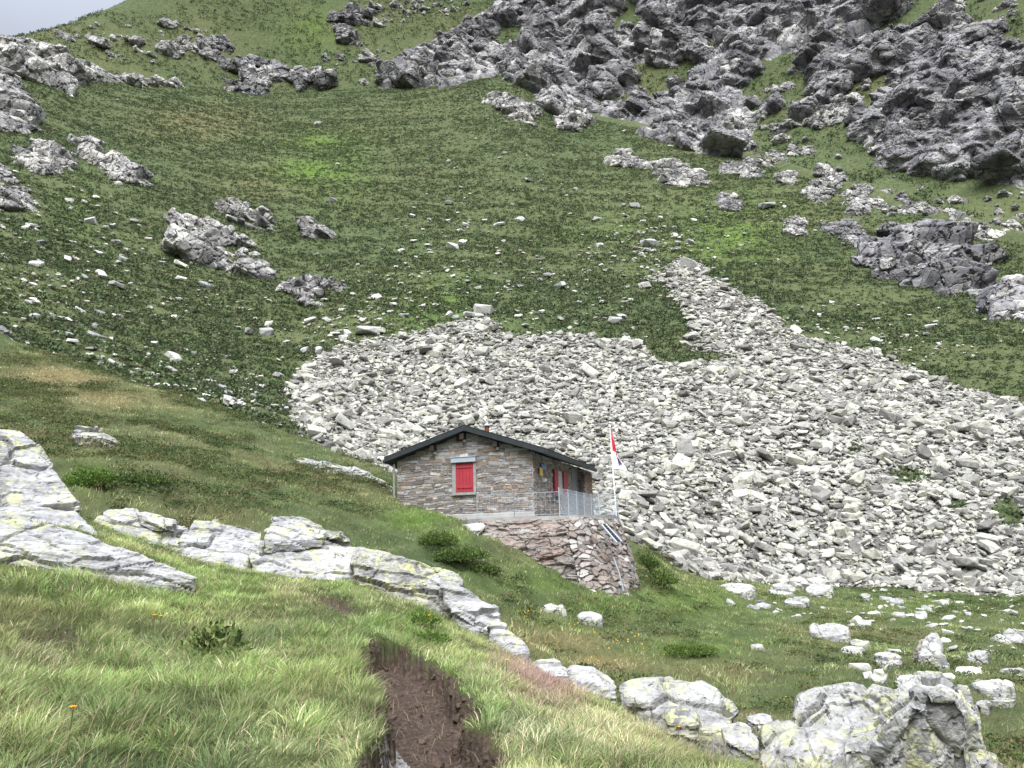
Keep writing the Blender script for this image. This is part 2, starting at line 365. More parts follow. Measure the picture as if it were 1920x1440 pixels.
# ---- masks
TALUS = [(548,700), (560,682), (640,645), (700,640), (790,632), (850,603), (890,590), (930,612), (960,640), (1060,627), (1200,642), (1240,680), (1300,682), (1290,620), (1272,560), (1225,520),
         (1280,488), (1330,520), (1420,572), (1500,632), (1600,662), (1700,692), (1800,722), (1920,762), (2200,850), (2300,1160), (1920,1125), (1700,1103), (1560,1102), (1500,1112), (1420,1102),
         (1330,1100), (1260,1078), (1190,1040), (1100,1015), (740,930), (640,870), (560,815), (538,750)]
jit = fbm(flat*.12, 3, 50).reshape(NR, NC); jit2 = fbm(flat*.12+40, 3, 60).reshape(NR, NC)
farL = RI >= idx['B4']
JU, JV = GU+jit*34, GV+jit2*26
T = inpoly(JU, JV, TALUS) & (RI >= idx['B4']-6) & (RI < idx['C5'])
for (u, v, a, b) in [(1715,905,42,14), (1610,860,25,8), (1890,960,30,25), (1790,950,22,7), (1330,668,70,12), (905,640,14,6)]:
    T &= ~((((JU-u)/a)**2+((JV-v)/b)**2) < 1)
T = blur(T.astype(float), 2)
# ---- path trench in the meadow
path = [(808,1560,4.0), (803,1440,5.0), (797,1380,5.6), (785,1310,6.4), (760,1255,7.1), (724,1212,7.8), (704,1192,8.2)]
def carve(pts, half, depth, zone):
    pw = np.array([at(*p)[:2] for p in pts]); best = np.full(zone.sum(), 1e9); par = np.zeros(zone.sum()); sd = np.zeros(zone.sum())
    q = G[zone][:, :2]
    for k in range(len(pw)-1):
        a, b = pw[k], pw[k+1]; ab = b-a; L2 = ab @ ab; t = np.clip(((q-a) @ ab)/L2, 0, 1)
        d = q-(a+t[:, None]*ab); dist = np.hypot(d[:, 0], d[:, 1])
        sgn = np.sign(ab[0]*d[:, 1]-ab[1]*d[:, 0])          # + = left of travel
        upd = dist < best; best = np.where(upd, dist, best); par = np.where(upd, (k+t)/(len(pw)-1), par); sd = np.where(upd, sgn*dist, sd)
    return best, par, sd
zone = RI < idx['A4']
dirt = np.zeros((NR, NC)); b_, p_, s_ = carve(path, .4, .3, zone)
qz = G[zone]; wob = fbm(qz*2.4, 6, 5, .75)*.34
hw = np.interp(p_, [0, .17, .33, .5, .67, .83, 1], [.36, .36, .37, .38, .34, .20, .06])
lt = np.where(s_ > 0, hw*.92, hw*1.08)
edge = sstep(1.0, .80, (b_+wob)/lt)
rough = fbm(qz*3.5, 5, 9, .55)*.09
hol = at(702, 1268, 6.95); dep = edge*(.25+rough)*sstep(1.0, .93, p_)+.22*edge*np.exp(-((qz[:, 0]-hol[0])**2+(qz[:, 1]-hol[1])**2)/.16**2)
steep = np.where(s_ > 0, 1.0, .75+.25*sstep(1, .3, b_/lt))
GZz = G[..., 2]; tmp = GZz[zone]; tmp = tmp-dep*steep; dirt_z = sstep(1.16, .98, (b_+wob*1.15)/lt)*sstep(1.0, .96, p_)
path2 = [(690,1165,8.9), (650,1140,9.5), (610,1115,10.3), (590,1100,10.8)]
b2_, p2_, s2_ = carve(path2, .2, .1, zone)
e2 = sstep(1, .55, (b2_+wob*.5)/.27)*sstep(0, .1, p2_)*sstep(1, .85, p2_)
tmp = tmp-e2*.10; dirt_z = np.maximum(dirt_z, e2)
for (u, v, D, rr) in [(110,1195,7.6,.28), (325,1195,7.5,.13), (60,1190,7.6,.2)]:
    c = at(u, v, D); d = np.hypot(qz[:, 0]-c[0], (qz[:, 1]-c[1])*.8)+wob*.8; e = sstep(rr, rr*.5, d)
    tmp = tmp-e*.12; dirt_z = np.maximum(dirt_z, e)
GZz[zone] = tmp; dirt[zone] = dirt_z
# ---- relief
flat = G.reshape(-1, 3); Df = GD.ravel()
amp = np.interp(Df, [0, 4, 12, 25, 45, 120, 300], [.03, .06, .12, .22, .35, .9, 2.2])
sc = np.interp(Df, [0, 12, 45, 120, 300], [1.0, .7, .3, .12, .06])
n = np.zeros(len(flat))
for s_lo, lo, hi in ((1.1, 0, 14), (.45, 8, 60), (.16, 40, 180), (.07, 110, 900)):
    w = sstep(lo, lo*1.5+.1, Df)*sstep(hi*1.2, hi*.8, Df)
    k = w > 0; n[k] += w[k]*fbm(flat[k]*s_lo, 4, int(s_lo*100))
hum = np.zeros(len(flat))                         # tussocks
for s_lo, lo, hi, a_ in ((2.6, 0, 16, .05), (1.3, 12, 60, .21), (.62, 45, 400, .30)):
    w = sstep(lo, lo*1.3+.1, Df)*sstep(hi*1.2, hi*.8, Df)
    k = w > 0; hum[k] += w[k]*a_*(1-np.abs(fbm(flat[k]*np.array([s_lo*.7, s_lo, s_lo*1.2]), 3, 80+int(s_lo*10))*2))
nod = (1-np.clip(dirt.ravel()*1.2, 0, 1))
hutz = np.exp(-((flat[:, 0]-.5)/4.5)**2-((flat[:, 1]-26)/4.0)**2)
crest = np.ones(len(flat))
G[..., 2] += ((n*amp*.45*(1-hutz)+hum)*nod*crest).reshape(NR, NC)
flat = G.reshape(-1, 3)
GU, GV, _ = proj(flat); GU = GU.reshape(NR, NC); GV = GV.reshape(NR, NC)
du = np.gradient(G, axis=1); dv = np.gradient(G, axis=0); GN = np.cross(du, dv); GN /= np.linalg.norm(GN, axis=-1, keepdims=True)+1e-12
GN *= np.where(GN[..., 2:] < 0, -1, 1)
area = np.linalg.norm(np.cross(du, dv), axis=-1)
# ---- vegetation tone fields
def blob(lst):
    m_ = np.zeros((NR, NC))
    for (u, v, a, b, s) in lst: m_ = np.maximum(m_, s*np.exp(-((GU-u)/a)**2-((GV-v)/b)**2))
    return m_
mtn = RI >= idx['C0']; mid = (RI >= idx['A4']) & (RI < idx['C0']); near = RI < idx['A4']
fl1 = fbm(flat*np.where(Df < 40, .35, .04)[:, None], 4, 200).reshape(NR, NC)
dry = np.clip(.22+.7*fl1, 0, 1)*np.where(mtn, .40, .8)
lush = blob([(600,265,90,25,.6), (590,320,90,25,.9), (640,330,60,60,.5), (820,600,120,30,.7), (1350,450,120,50,.6), (1400,430,90,60,.6), (590,60,60,40,.6), (1300,180,60,15,.3), (840,560,80,40,.5), (1150,430,100,30,.3), (150,390,40,60,.4)])*mtn
lush += blob([(780,975,60,20,1), (850,1010,40,20,.8), (1000,1090,160,30,.9), (1300,1215,110,22,1), (1150,1130,140,30,.7), (1280,1130,160,40,.6), (1700,1130,140,30,.4), (1100,1160,100,30,.5), (165,900,30,30,1)])*mid
lush += blob([(380,1100,160,40,.7), (760,1180,90,40,.9), (150,1120,120,40,.4), (850,1250,60,50,.5), (300,1300,200,60,.5), (620,1270,100,60,.6), (650,1090,90,30,.7)])*near
dry = np.maximum(dry, blob([(250,750,200,25,.9), (120,700,120,30,.9), (1050,1200,130,25,1), (1350,1250,200,30,.7), (380,230,130,40,.6), (480,340,90,40,.5), (1150,1240,150,25,.8), (1480,1240,120,25,.5)])*~near)
dry = np.maximum(dry, blob([(1040,1290,90,50,.9), (1150,1380,250,60,.8), (560,1100,60,40,.8), (700,1330,50,60,.5), (560,1400,150,50,.7), (950,1400,90,60,.7), (60,1230,90,30,.7), (800,1130,120,20,.6)])*near)
fl2 = fbm(flat*np.where(Df < 16, 1.6, .3)[:, None], 4, 240).reshape(NR, NC); lush = np.clip(lush*(.75+.6*jit+.7*fl2), 0, 1); dry = np.clip(dry*np.where(RI < idx['C0'], .85+1.5*fl2, 1.0), 0, 1); dry = np.clip(dry*(1-lush), 0, 1)
# ---- split the sheet into the named structures
def sheet(name, i0, i1, kind='structure'):
    Vv = G[i0:i1+1].reshape(-1, 3); nr = i1-i0+1
    a = (np.arange(nr-1)[:, None]*NC+np.arange(NC-1)).ravel()
    Q = np.stack([a, a+1, a+NC+1, a+NC], -1)
    s = slice(i0, i1+1)
    return tag(mesh_np(name, Vv, Q, M_TER, True, dict(talus=T[s], dirt=dirt[s], dry=dry[s], lush=lush[s])), kind=kind)
sheet('meadow_ground', 0, idx['A4']); sheet('hillside', idx['A4'], idx['C0']); sheet('mountain_slope', idx['C0'], idx['C6']); sheet('mountain', idx['C6'], NR-1)
def find(u, v, lo, hi):
    """ground point that shows at pixel (u, v) on the sheet between two feature lines"""
    s = slice(idx[lo], idx[hi]); d = (GU[s]-u)**2+((GV[s]-v)*1.0)**2
    k = np.argmin(d); i, j = divmod(k, NC); i += idx[lo]
    return G[i, j].copy(), GN[i, j].copy(), (i, j)
# ------------------------------------------------------------------ loose rocks
def rock_variant(seed, flatn=.42, bev=.018):
    rr = random.Random(seed); bm = bmesh.new()
    for sx in (-1, 1):
        for sy in (-1, 1):
            for sz in (-1, 1):
                bm.verts.new((sx*rr.uniform(.45, 1)*.5, sy*rr.uniform(.4, 1)*.36, sz*rr.uniform(.4, 1)*.5*flatn))
    for _ in range(7):
        a, b = rr.uniform(0, 6.28), rr.uniform(-1, 1); c = math.sqrt(1-b*b)
        bm.verts.new((math.cos(a)*c*.56, math.sin(a)*c*.42, b*.54*flatn))
    r_ = bmesh.ops.convex_hull(bm, input=bm.verts); bmesh.ops.delete(bm, geom=list({g for g in r_['geom_interior']+r_['geom_unused'] if isinstance(g, bmesh.types.BMVert)}), context='VERTS')
    if bev: bmesh.ops.bevel(bm, geom=list(bm.edges), offset=bev, segments=1, affect='EDGES', profile=.5)
    bmesh.ops.triangulate(bm, faces=bm.faces)
    bm.verts.ensure_lookup_table()
    V = np.array([v.co[:] for v in bm.verts]); Fc = np.array([[v.index for v in f.verts] for f in bm.faces]); bm.free()
    return V, Fc
VAR = [rock_variant(100+i, random.Random(i).uniform(.24, .58)) for i in range(28)]
VARL = [rock_variant(500+i, random.Random(i+9).uniform(.24, .58), 0) for i in range(28)]
VMESH = []; VMESH2 = []
for i, (V, Fc) in enumerate(VAR):
    me = bpy.data.meshes.new('rock'); me.from_pydata(V.tolist(), [], Fc.tolist()); me.materials.append(M_SCREEO); VMESH.append(me)
    m2_ = me.copy(); m2_.materials.clear(); m2_.materials.append(M_STONE); VMESH2.append(m2_)
def rot_for(nrm, yaw, tilt_ax, tilt):
    z = Vector(nrm).normalized(); x = Vector((1, 0, 0)); x = (x-z*x.dot(z)).normalized(); y = z.cross(x)
    B = Matrix((x, y, z)).transposed()
    return B @ Matrix.Rotation(tilt, 3, Vector((math.cos(tilt_ax), math.sin(tilt_ax), 0))) @ Matrix.Rotation(yaw, 3, 'Z')
VARB = [rock_variant(300+i, random.Random(i+50).uniform(.55, 1.05), .012) for i in range(30)]
def block_pick(polys, lo, hi, edge, hole, holef, n_):
    mk = np.zeros((NR, NC), bool)
    for q in polys: mk |= inpoly(GU+jit*edge, GV+jit2*edge, q)
    mk &= (RI >= idx[lo]) & (RI < idx[hi])
    if hole is not None:
        k = np.where(mk.ravel())[0]; keep_ = fbm(flat[k]*np.array(holef), 4, 321) > hole; mk = mk.ravel(); mk[k[~keep_]] = False; mk = mk.reshape(NR, NC)
    w = (mk*area).ravel(); tot = w.sum()
    return (RNG.choice(len(flat), n_, p=w/tot), tot) if tot > 0 else (None, 0)
def block_mesh(pk, sizes, strike, dip, spread, lift=(-.05, .28), flatten=1.0):
    VV, FF, TT, off = [], [], [], 0; GNf = GN.reshape(-1, 3)
    for k, s_ in zip(pk, sizes):
        rr = random.Random(int(k)*3+int(s_*1000)); V, Fc = VARB[rr.randrange(30)]
        n_ = GNf[k]; B = Matrix.Rotation(strike, 3, 'Z') @ Matrix.Rotation(dip, 3, 'Y') @ Matrix.Rotation(rr.choice((0, math.pi/2, math.pi))+rr.gauss(0, spread), 3, 'Z') @ Matrix.Rotation(rr.gauss(0, spread), 3, 'X')
        A = np.array(B)*(s_*np.array([rr.uniform(.8, 1.4), rr.uniform(.8, 1.3), rr.uniform(.6, 1.1)*flatten]))
        VV.append(V @ A.T+flat[k]+n_*s_*rr.uniform(*lift)); FF.append(Fc+off); off += len(V); TT.append(np.full(len(V), rr.random()))
    return np.concatenate(VV), np.concatenate(FF), np.concatenate(TT)
def outcrop_blocks(name, polys, lo, hi, edge, label, mat, seed, dip=.45, strike=.3, flatten=.9):
    pk, tot = block_pick(polys, lo, hi, edge, None, None, 46)
    if pk is None: print('NO OUTCROP', label); return
    Wm = math.sqrt(tot); sz = np.clip(RNG.lognormal(math.log(Wm*.29), .40, 46), Wm*.12, Wm*.55)
    V, Fc, _ = block_mesh(pk, sz, strike, dip, .22, (-.26, .04), flatten)
    me = bpy.data.meshes.new('t'); me.from_pydata(V.tolist(), [], Fc.tolist()); o = bpy.data.objects.new('t', me); COL.objects.link(o)
    m_ = o.modifiers.new('r', 'REMESH'); m_.mode = 'VOXEL'; m_.voxel_size = max(Wm/75, .09)
    dg = bpy.context.evaluated_depsgraph_get(); me2 = bpy.data.meshes.new_from_object(o.evaluated_get(dg)); bpy.data.objects.remove(o)
    n_ = len(me2.vertices); P = np.empty(n_*3, np.float32); me2.vertices.foreach_get('co', P); P = P.reshape(-1, 3).astype(float)
    E = np.empty(len(me2.edges)*2, np.int32); me2.edges.foreach_get('vertices', E); E = E.reshape(-1, 2)
    lab_ = np.arange(n_)
    while True:
        m0 = np.minimum(lab_[E[:, 0]], lab_[E[:, 1]]); l2 = lab_.copy(); np.minimum.at(l2, E[:, 0], m0); np.minimum.at(l2, E[:, 1], m0); l2 = l2[l2]
        if (l2 == lab_).all(): break
        lab_ = l2
    vals, cnt = np.unique(lab_, return_counts=True); big = lab_ == vals[np.argmax(cnt)]
    nq = len(me2.polygons); Q = np.empty(nq*4, np.int32); me2.polygons.foreach_get('vertices', Q); Q = Q.reshape(-1, 4); Q = Q[big[Q[:, 0]]]
    Nn = np.empty(n_*3, np.float32); me2.vertex_normals.foreach_get('vector', Nn); Nn = Nn.reshape(-1, 3); bpy.data.meshes.remove(me2)
    H1, c1, _ = facet(P/(Wm*.11)+fbm(P*(3/Wm), 2, 5)[:, None]*.4, 900+seed); P = P+Nn*((H1*.012-.02*sstep(.08, 0, c1))*Wm)[:, None]
    us_ = np.unique(Q); re_ = np.zeros(n_, int); re_[us_] = np.arange(len(us_))
    return tag(mesh_np(name, P[us_], re_[Q], mat, False), label, 'rock outcrop')
# ------------------------------------------------------------------ cliffs and outcrops grown out of the sheet
def rock_patch(name, polys, i0, i1, upf, height, facets, mat, edge=14, holes=None, edgef=.12, soft=2, kind=None, label=None, cat=None, group=None, stretch=(1, 1, .8), seed=0, keep=.22):
    allp = np.array([p for q in polys for p in q]); u0_, v0_ = allp.min(0)-edge*2; u1_, v1_ = allp.max(0)+edge*2
    s = (GU > u0_) & (GU < u1_) & (GV > v0_) & (GV < v1_) & (RI >= i0) & (RI <= i1)
    ii = np.where(s.any(1))[0]; jj = np.where(s.any(0))[0]
    a0, a1, b0, b1 = max(ii[0]-1, 0), ii[-1]+1, max(jj[0]-1, 0), min(jj[-1]+1, NC-1); a1 = min(a1, NR-1)
    fi = np.linspace(a0, a1, int((a1-a0)*upf)+1); fj = np.linspace(b0, b1, int((b1-b0)*upf)+1)
    def samp(A):
        i_ = np.clip(np.floor(fi).astype(int), 0, NR-2); j_ = np.clip(np.floor(fj).astype(int), 0, NC-2)
        ti = (fi-i_)[:, None]; tj = (fj-j_)[None]
        if A.ndim == 3: ti = ti[..., None]; tj = tj[..., None]
        return (A[i_][:, j_]*(1-ti)*(1-tj)+A[i_+1][:, j_]*ti*(1-tj)+A[i_][:, j_+1]*(1-ti)*tj+A[i_+1][:, j_+1]*ti*tj)
    P = samp(G); Nn = samp(blur3(GN)); nr, nc = P.shape[:2]; pf = P.reshape(-1, 3)
    u, v, _ = proj(pf)
    ju = u+fbm(pf*edgef, 4, 300+seed)*edge*1.6; jv = v+fbm(pf*edgef+9.1, 4, 310+seed)*edge*1.6
    mk = np.zeros(len(pf), bool)
    for q in polys: mk |= inpoly(ju, jv, q)
    fi_full = np.repeat(fi, nc); mk &= (fi_full >= i0) & (fi_full <= i1)
    if holes:
        mk &= fbm(pf*np.array(holes[0]), 4, 320+seed) > holes[1]
    mm = blur(mk.reshape(nr, nc).astype(float), soft*2).ravel()
    nrm = Nn.reshape(-1, 3).copy(); hz = nrm.copy(); hz[:, 2] *= .8; hz /= np.linalg.norm(hz, axis=1, keepdims=True)
    ramp = sstep(.10, .95, mm); body = height+.36*sum(a_ for _, a_ in facets)
    disp = ramp*body-.35*height*(1-ramp)
    act = mm > .02; q0 = pf[act]; rr_ = ramp[act]; dd = np.zeros(act.sum()); warp = np.stack([fbm(q0*edgef*1.5+k*31, 3, 330+k) for k in range(3)], -1)
    for k, (sz, am) in enumerate(facets):
        q = q0+hz[act]*(disp[act]+dd)[:, None]
        H_, cr, ce = facet((q+warp*sz*.5)/(sz*np.array(stretch)), 400+seed+k*10)
        dd += am*rr_*(H_-.55*sstep(.16, 0, cr))
    disp[act] += dd
    Vv = pf+hz*disp[:, None]
    a = (np.arange(nr-1)[:, None]*nc+np.arange(nc-1)).ravel(); Q = np.stack([a, a+1, a+nc+1, a+nc], -1)
    fm = (mm[Q].max(1) > keep).reshape(nr-1, nc-1)
    if kind is None:                       # keep the one connected body
        core = blur(fm.astype(float), 3)*fm; sd_ = np.zeros_like(fm); sd_[np.unravel_index(np.argmax(core), fm.shape)] = True
        for _ in range(4000):
            g = sd_.copy(); g[1:] |= sd_[:-1]; g[:-1] |= sd_[1:]; g[:, 1:] |= sd_[:, :-1]; g[:, :-1] |= sd_[:, 1:]; g &= fm
            if (g == sd_).all(): break
            sd_ = g
        fm = sd_
    Q = Q[fm.ravel()]
    if len(Q) == 0: return None
    used = np.unique(Q); re = np.zeros(len(Vv), int); re[used] = np.arange(len(used))
    o = mesh_np(name, Vv[used], re[Q], mat, False)
    return tag(o, label, cat, group, kind)
def blur3(A): return A
iA = idx
CL1 = [(728,162), (725,130), (790,95), (850,62), (925,25), (945,-60), (1720,-60), (1660,30), (1600,60), (1560,75), (1520,110), (1470,105), (1400,100), (1420,140), (1390,165), (1440,200), (1420,225), (1395,285), (1345,290),
       (1300,262), (1250,268), (1180,240), (1100,232), (1045,222), (1030,190), (1000,165), (960,140), (880,148), (800,160)]
CL2 = [(1500,120), (1600,105), (1680,70), (1760,30), (1830,70), (1870,95), (1960,110), (1960,350), (1860,335), (1800,322), (1740,320), (1700,305), (1640,295), (1600,240), (1530,225), (1500,215), (1560,170)]
rock_patch('cliff', [CL1], iA['C4'], iA['C8'], 1.2, .5, [(28, 1.6), (11, .8)], M_CLIFF, 16, ((.035, .035, .06), -.27), .05, kind='structure', seed=1, soft=3)
rock_patch('cliff', [CL2], iA['C4'], iA['C8'], 1.2, .4, [(20, 1.2), (8.5, .6)], M_CLIFF, 18, ((.05, .05, .08), -.19), .06, kind='structure', seed=1, soft=2)
OUTS = [  # label, polygons, layer, height, facets, edge
 ('large pale double outcrop of grey slabs in the middle of the left grassy slope', [[(325,395), (365,383), (420,415), (455,440), (500,470), (515,495), (510,535), (480,520), (420,515), (385,500), (345,455), (350,440)]], 2.2, [(7,1.5),(2.6,.5)], 8),
 ('broken grey outcrop just above the double slab outcrop on the left slope', [[(410,362), (460,368), (510,398), (505,430), (470,425), (430,400)]], 1.2, [(4,1.0),(1.8,.4)], 10),
 ('narrow slanting outcrop right of the double slab outcrop, ending in a pale tip', [[(560,402), (590,398), (618,430), (622,455), (640,488), (600,470), (575,450)]], 1.2, [(4,.9),(1.8,.4)], 8),
 ('low outcrop band running down right below the double slab outcrop', [[(520,518), (560,510), (630,515), (635,540), (590,545), (615,572), (585,578), (550,555)]], 1.2, [(4,.9),(1.8,.4)], 9),
 ('long dark outcrop with a black hollow at the right edge of the grassy slope', [[(1612,440), (1650,425), (1700,418), (1735,450), (1800,470), (1960,530), (1960,640), (1880,600), (1800,560), (1740,540), (1690,520), (1620,485)]], 2.0, [(7,1.9),(3,.8),(1.3,.3)], 8),
 ('smooth brownish slab outcrop below the cliff at the right edge', [[(1755,415), (1800,370), (1850,345), (1960,320), (1960,450), (1880,430), (1820,440)]], 2.0, [(11,2.0),(4,.6)], 10),
 ('pale rock buttress on the skyline at the upper left', [[(-40,100), (30,92), (80,78), (130,95), (180,115), (215,140), (175,150), (120,158), (60,150), (20,135), (-40,130)]], 3.0, [(12,3.0),(5,1.2)], 9),
 ('thin grey rock spine running right from the skyline buttress', [[(215,140), (270,140), (320,152), (350,166), (280,162), (220,155)]], 1.6, [(7,1.4),(3,.6)], 5),
 ('tall pale slab wall at the left edge below the skyline buttress', [[(-60,130), (30,140), (48,170), (60,215), (62,240), (20,245), (-60,220)]], 3.0, [(11,1.8),(4,.6)], 8),
 ('jagged grey outcrop near the left edge, two rock heights below the skyline wall', [[(22,282), (60,268), (100,275), (135,310), (125,322), (80,325), (40,305)]], 1.8, [(5,1.5),(2.2,.5)], 8),
 ('pale slanted slab at the left edge, lowest of the left edge outcrops', [[(-60,290), (10,315), (48,350), (45,378), (-60,370)]], 1.8, [(6,1.2),(2.5,.4)], 8),
 ('small broken outcrop in the grass right of the jagged left edge outcrop', [[(140,240), (165,235), (180,280), (260,308), (268,330), (215,340), (190,310), (145,265)]], 1.2, [(4,1.1),(1.8,.4)], 12),
 ('dark cliff band with a pale foot under the upper left ridge', [[(425,115), (470,112), (520,118), (560,140), (600,130), (610,160), (560,178), (500,184), (440,180), (428,150)]], 2.5, [(9,2.6),(4,1.2)], 10),
 ('small grey crag on the upper left ridge, left of the larger crag', [[(325,80), (355,68), (362,95), (345,105), (328,100)]], 2.2, [(8,2.2),(3.5,.9)], 5),
 ('larger grey crag on the upper left ridge above the dark cliff band', [[(372,70), (400,58), (430,80), (440,95), (400,118), (385,100)]], 2.2, [(8,2.2),(3.5,.9)], 7),
 ('dark crag standing high in the grass of the upper ridge', [[(620,50), (660,15), (710,20), (700,45), (650,60), (680,75), (665,100), (640,85)]], 2.0, [(8,2.0),(3.5,.9)], 10),
 ('small grey outcrop on the crest, left of the big cliff foot', [[(905,165), (950,170), (985,190), (985,225), (955,205), (925,185)]], 1.2, [(5,1.0),(2.2,.4)], 9),
 ('rounded grey crag at the foot of the big cliff, leftmost of the foot crags', [[(1030,195), (1065,172), (1095,190), (1100,220), (1060,232), (1035,215)]], 2.0, [(7,1.4),(3,.6)], 5),
 ('pale outcrop in the grass just under the cliff foot', [[(1140,275), (1165,265), (1200,285), (1195,305), (1150,300)]], 1.3, [(4,1.1),(2,.5)], 6),
 ('low line of broken rocks right of the pale outcrop under the cliff', [[(1220,300), (1250,295), (1310,318), (1318,330), (1270,338), (1240,325)]], 1.2, [(3.5,1.0),(1.6,.4)], 7),
 ('big smooth pale slab set in the grass gully between the two cliffs', [[(1495,215), (1530,185), (1570,172), (1600,190), (1590,205), (1560,222), (1515,225)]], 1.8, [(9,1.3),(4,.5)], 5),
 ('long pale ledge in the grass at the bottom of the gully', [[(1370,308), (1410,285), (1457,280), (1440,302), (1395,320)]], 1.4, [(4,1.2),(2,.5)], 6),
 ('small pale ledge in the gully, up right of the long pale ledge', [[(1472,265), (1512,260), (1518,282), (1482,287)]], 1.4, [(4,1.2),(2,.5)], 5),
 ('pale split rock in the grass right of the long pale ledge', [[(1455,322), (1478,308), (1490,312), (1480,332), (1465,335)]], 1.2, [(3,1.0),(1.5,.4)], 4),
 ('small pale rock cluster high in the gully under the smooth slab', [[(1425,225), (1450,215), (1475,230), (1450,238)]], 1.2, [(3,1.0),(1.5,.4)], 4),
 ('stack of pale blocks descending through the grass below the right cliff', [[(1560,310), (1590,298), (1620,330), (1625,385), (1590,392), (1580,360), (1605,350)]], 1.8, [(4.5,1.6),(2.2,.6)], 7),
 ('pale block cluster left of the stack of pale blocks', [[(1502,340), (1540,328), (1548,360), (1520,376)]], 1.6, [(4,1.4),(2,.5)], 6),
 ('tumbled pale blocks left of the pale block cluster', [[(1540,310), (1560,300), (1575,325), (1550,338), (1530,335)]], 1.4, [(4,1.2),(2,.5)], 5),
 ('wide pale slab ledge at the foot of the right cliff', [[(1610,245), (1660,250), (1720,240), (1730,260), (1680,285), (1660,298), (1630,280)]], 1.8, [(7,1.5),(3,.6)], 6),
 ('grey knob of rock below the right cliff, above the dark outcrop', [[(1672,350), (1700,335), (1715,360), (1740,365), (1725,380), (1700,388), (1680,375)]], 1.8, [(5,1.4),(2.2,.5)], 5),
 ('dark split boulder outcrop alone in the grass under the cliffs', [[(1338,352), (1360,350), (1382,372), (1375,382), (1350,378)]], 1.3, [(3,1.1),(1.6,.4)], 4),
 ('smaller pale crag on the slope left of the dark outcrop', [[(1533,405), (1560,408), (1567,430), (1545,427)]], 1.4, [(3.5,1.1),(1.8,.4)], 3),
 ('larger pale crag touching the upper left end of the dark outcrop', [[(1565,412), (1600,405), (1612,425), (1600,442), (1575,447)]], 1.4, [(3.5,1.1),(1.8,.4)], 3),
 ('pale outcrop in the grass above the smaller pale crag', [[(1460,402), (1490,395), (1508,412), (1500,425), (1475,422)]], 1.3, [(3.5,1.0),(1.6,.4)], 4),
]
for k, (lab, polys, hgt, fac, ed) in enumerate(OUTS):
    ys = [p[1] for q in polys for p in q]; xs = [p[0] for q in polys for p in q]; ridge = max(ys) < 190 and max(xs) < 720 and 'skyline' not in lab
    if not ridge and 'skyline' not in lab: polys = [[(a_+6, b_+14) for a_, b_ in q] for q in polys]
    outcrop_blocks('rock_outcrop', polys, 'C7' if ridge else 'C1', 'C8' if ridge or (min(xs) > 1000 and max(ys) < 340) else 'C6', ed*.5, lab, M_CLIFF if 'dark' in lab else M_OUT, 20+k, *((.5, .5, .6) if k in (0, 1, 2, 3, 7) else (.25, -.3, .9)))
def fuse(V, Fc, vox, octaves, seed):
    """weld a heap of blocks into one rock body and break its faces up"""
    me = bpy.data.meshes.new('t'); me.from_pydata(V.tolist(), [], Fc.tolist()); o = bpy.data.objects.new('t', me); COL.objects.link(o)
    m_ = o.modifiers.new('r', 'REMESH'); m_.mode = 'VOXEL'; m_.voxel_size = vox
    dg = bpy.context.evaluated_depsgraph_get(); me2 = bpy.data.meshes.new_from_object(o.evaluated_get(dg)); bpy.data.objects.remove(o)
    n_ = len(me2.vertices); P = np.empty(n_*3, np.float32); me2.vertices.foreach_get('co', P); P = P.reshape(-1, 3).astype(float)
    Nn = np.empty(n_*3, np.float32); me2.vertex_normals.foreach_get('vector', Nn); Nn = Nn.reshape(-1, 3)
    Q = np.empty(len(me2.polygons)*4, np.int32); me2.polygons.foreach_get('vertices', Q); Q = Q.reshape(-1, 4); bpy.data.meshes.remove(me2)
    w_ = np.stack([fbm(P*.12+k*31, 3, 630+k) for k in range(3)], -1); d = np.zeros(n_)
    c_, s_ = math.cos(.5), math.sin(.5); B = P.copy(); B[:, 0] = P[:, 0]*c_-P[:, 2]*s_; B[:, 2] = P[:, 0]*s_+P[:, 2]*c_
    for k, (sz, am) in enumerate(octaves):
        H_, cr, _ = facet((B+w_*sz*.6)/(sz*np.array([1.3, 1.3, .6])), 700+seed+k*10); d += am*(H_-.8*sstep(.09, 0, cr))
    return P+Nn*d[:, None], Q
for nm, polys, n_, med, sg, hole, hf, vox, oc in (('cliff', [CL1], 2500, 6.0, .58, -.25, (.035, .035, .06), .50, [(6, .5), (2.2, .13)]), ('cliff', [CL2], 2000, 4.4, .58, -.17, (.05, .05, .08), .36, [(4.2, .36), (1.6, .10)])):
    pk, tot = block_pick(polys, 'C4', 'C8', 22, hole, hf, n_); sz = np.clip(RNG.lognormal(math.log(med), sg, n_), med*.35, med*3.6)*np.interp(Df[pk], [150, 350], [.75, 1.2])
    V, Fc, T_ = block_mesh(pk, sz, .35, .6, .26, (-.26, .04), .8)
    V, Fc = fuse(V, Fc, vox, oc, int(med*10)); print('CLIFF', len(V))
    tag(mesh_np(nm, V, Fc, M_CLIFF, False), kind='structure')
SCP = [[(60,70), (300,20), (420,60), (420,110), (330,130), (230,130), (120,80)], [(700,60), (900,20), (920,-40), (650,-40), (640,20)], [(1400,60), (1600,60), (1640,200), (1400,320), (1380,200)], [(1450,330), (1640,290), (1800,330), (1760,400), (1500,380)],
       [(600,110), (730,90), (730,160), (610,160)], [(1700,-60), (1960,-60), (1960,120), (1820,80), (1740,30)], [(1560,380), (1920,330), (1920,470), (1780,440), (1640,420)]]
pk, tot = block_pick(SCP, 'C4', 'C8', 20, .05, (.1, .1, .18), 620); sz = np.clip(RNG.lognormal(math.log(1.9), .55, 620), .6, 6)*np.interp(Df[pk], [150, 350], [.8, 1.4])
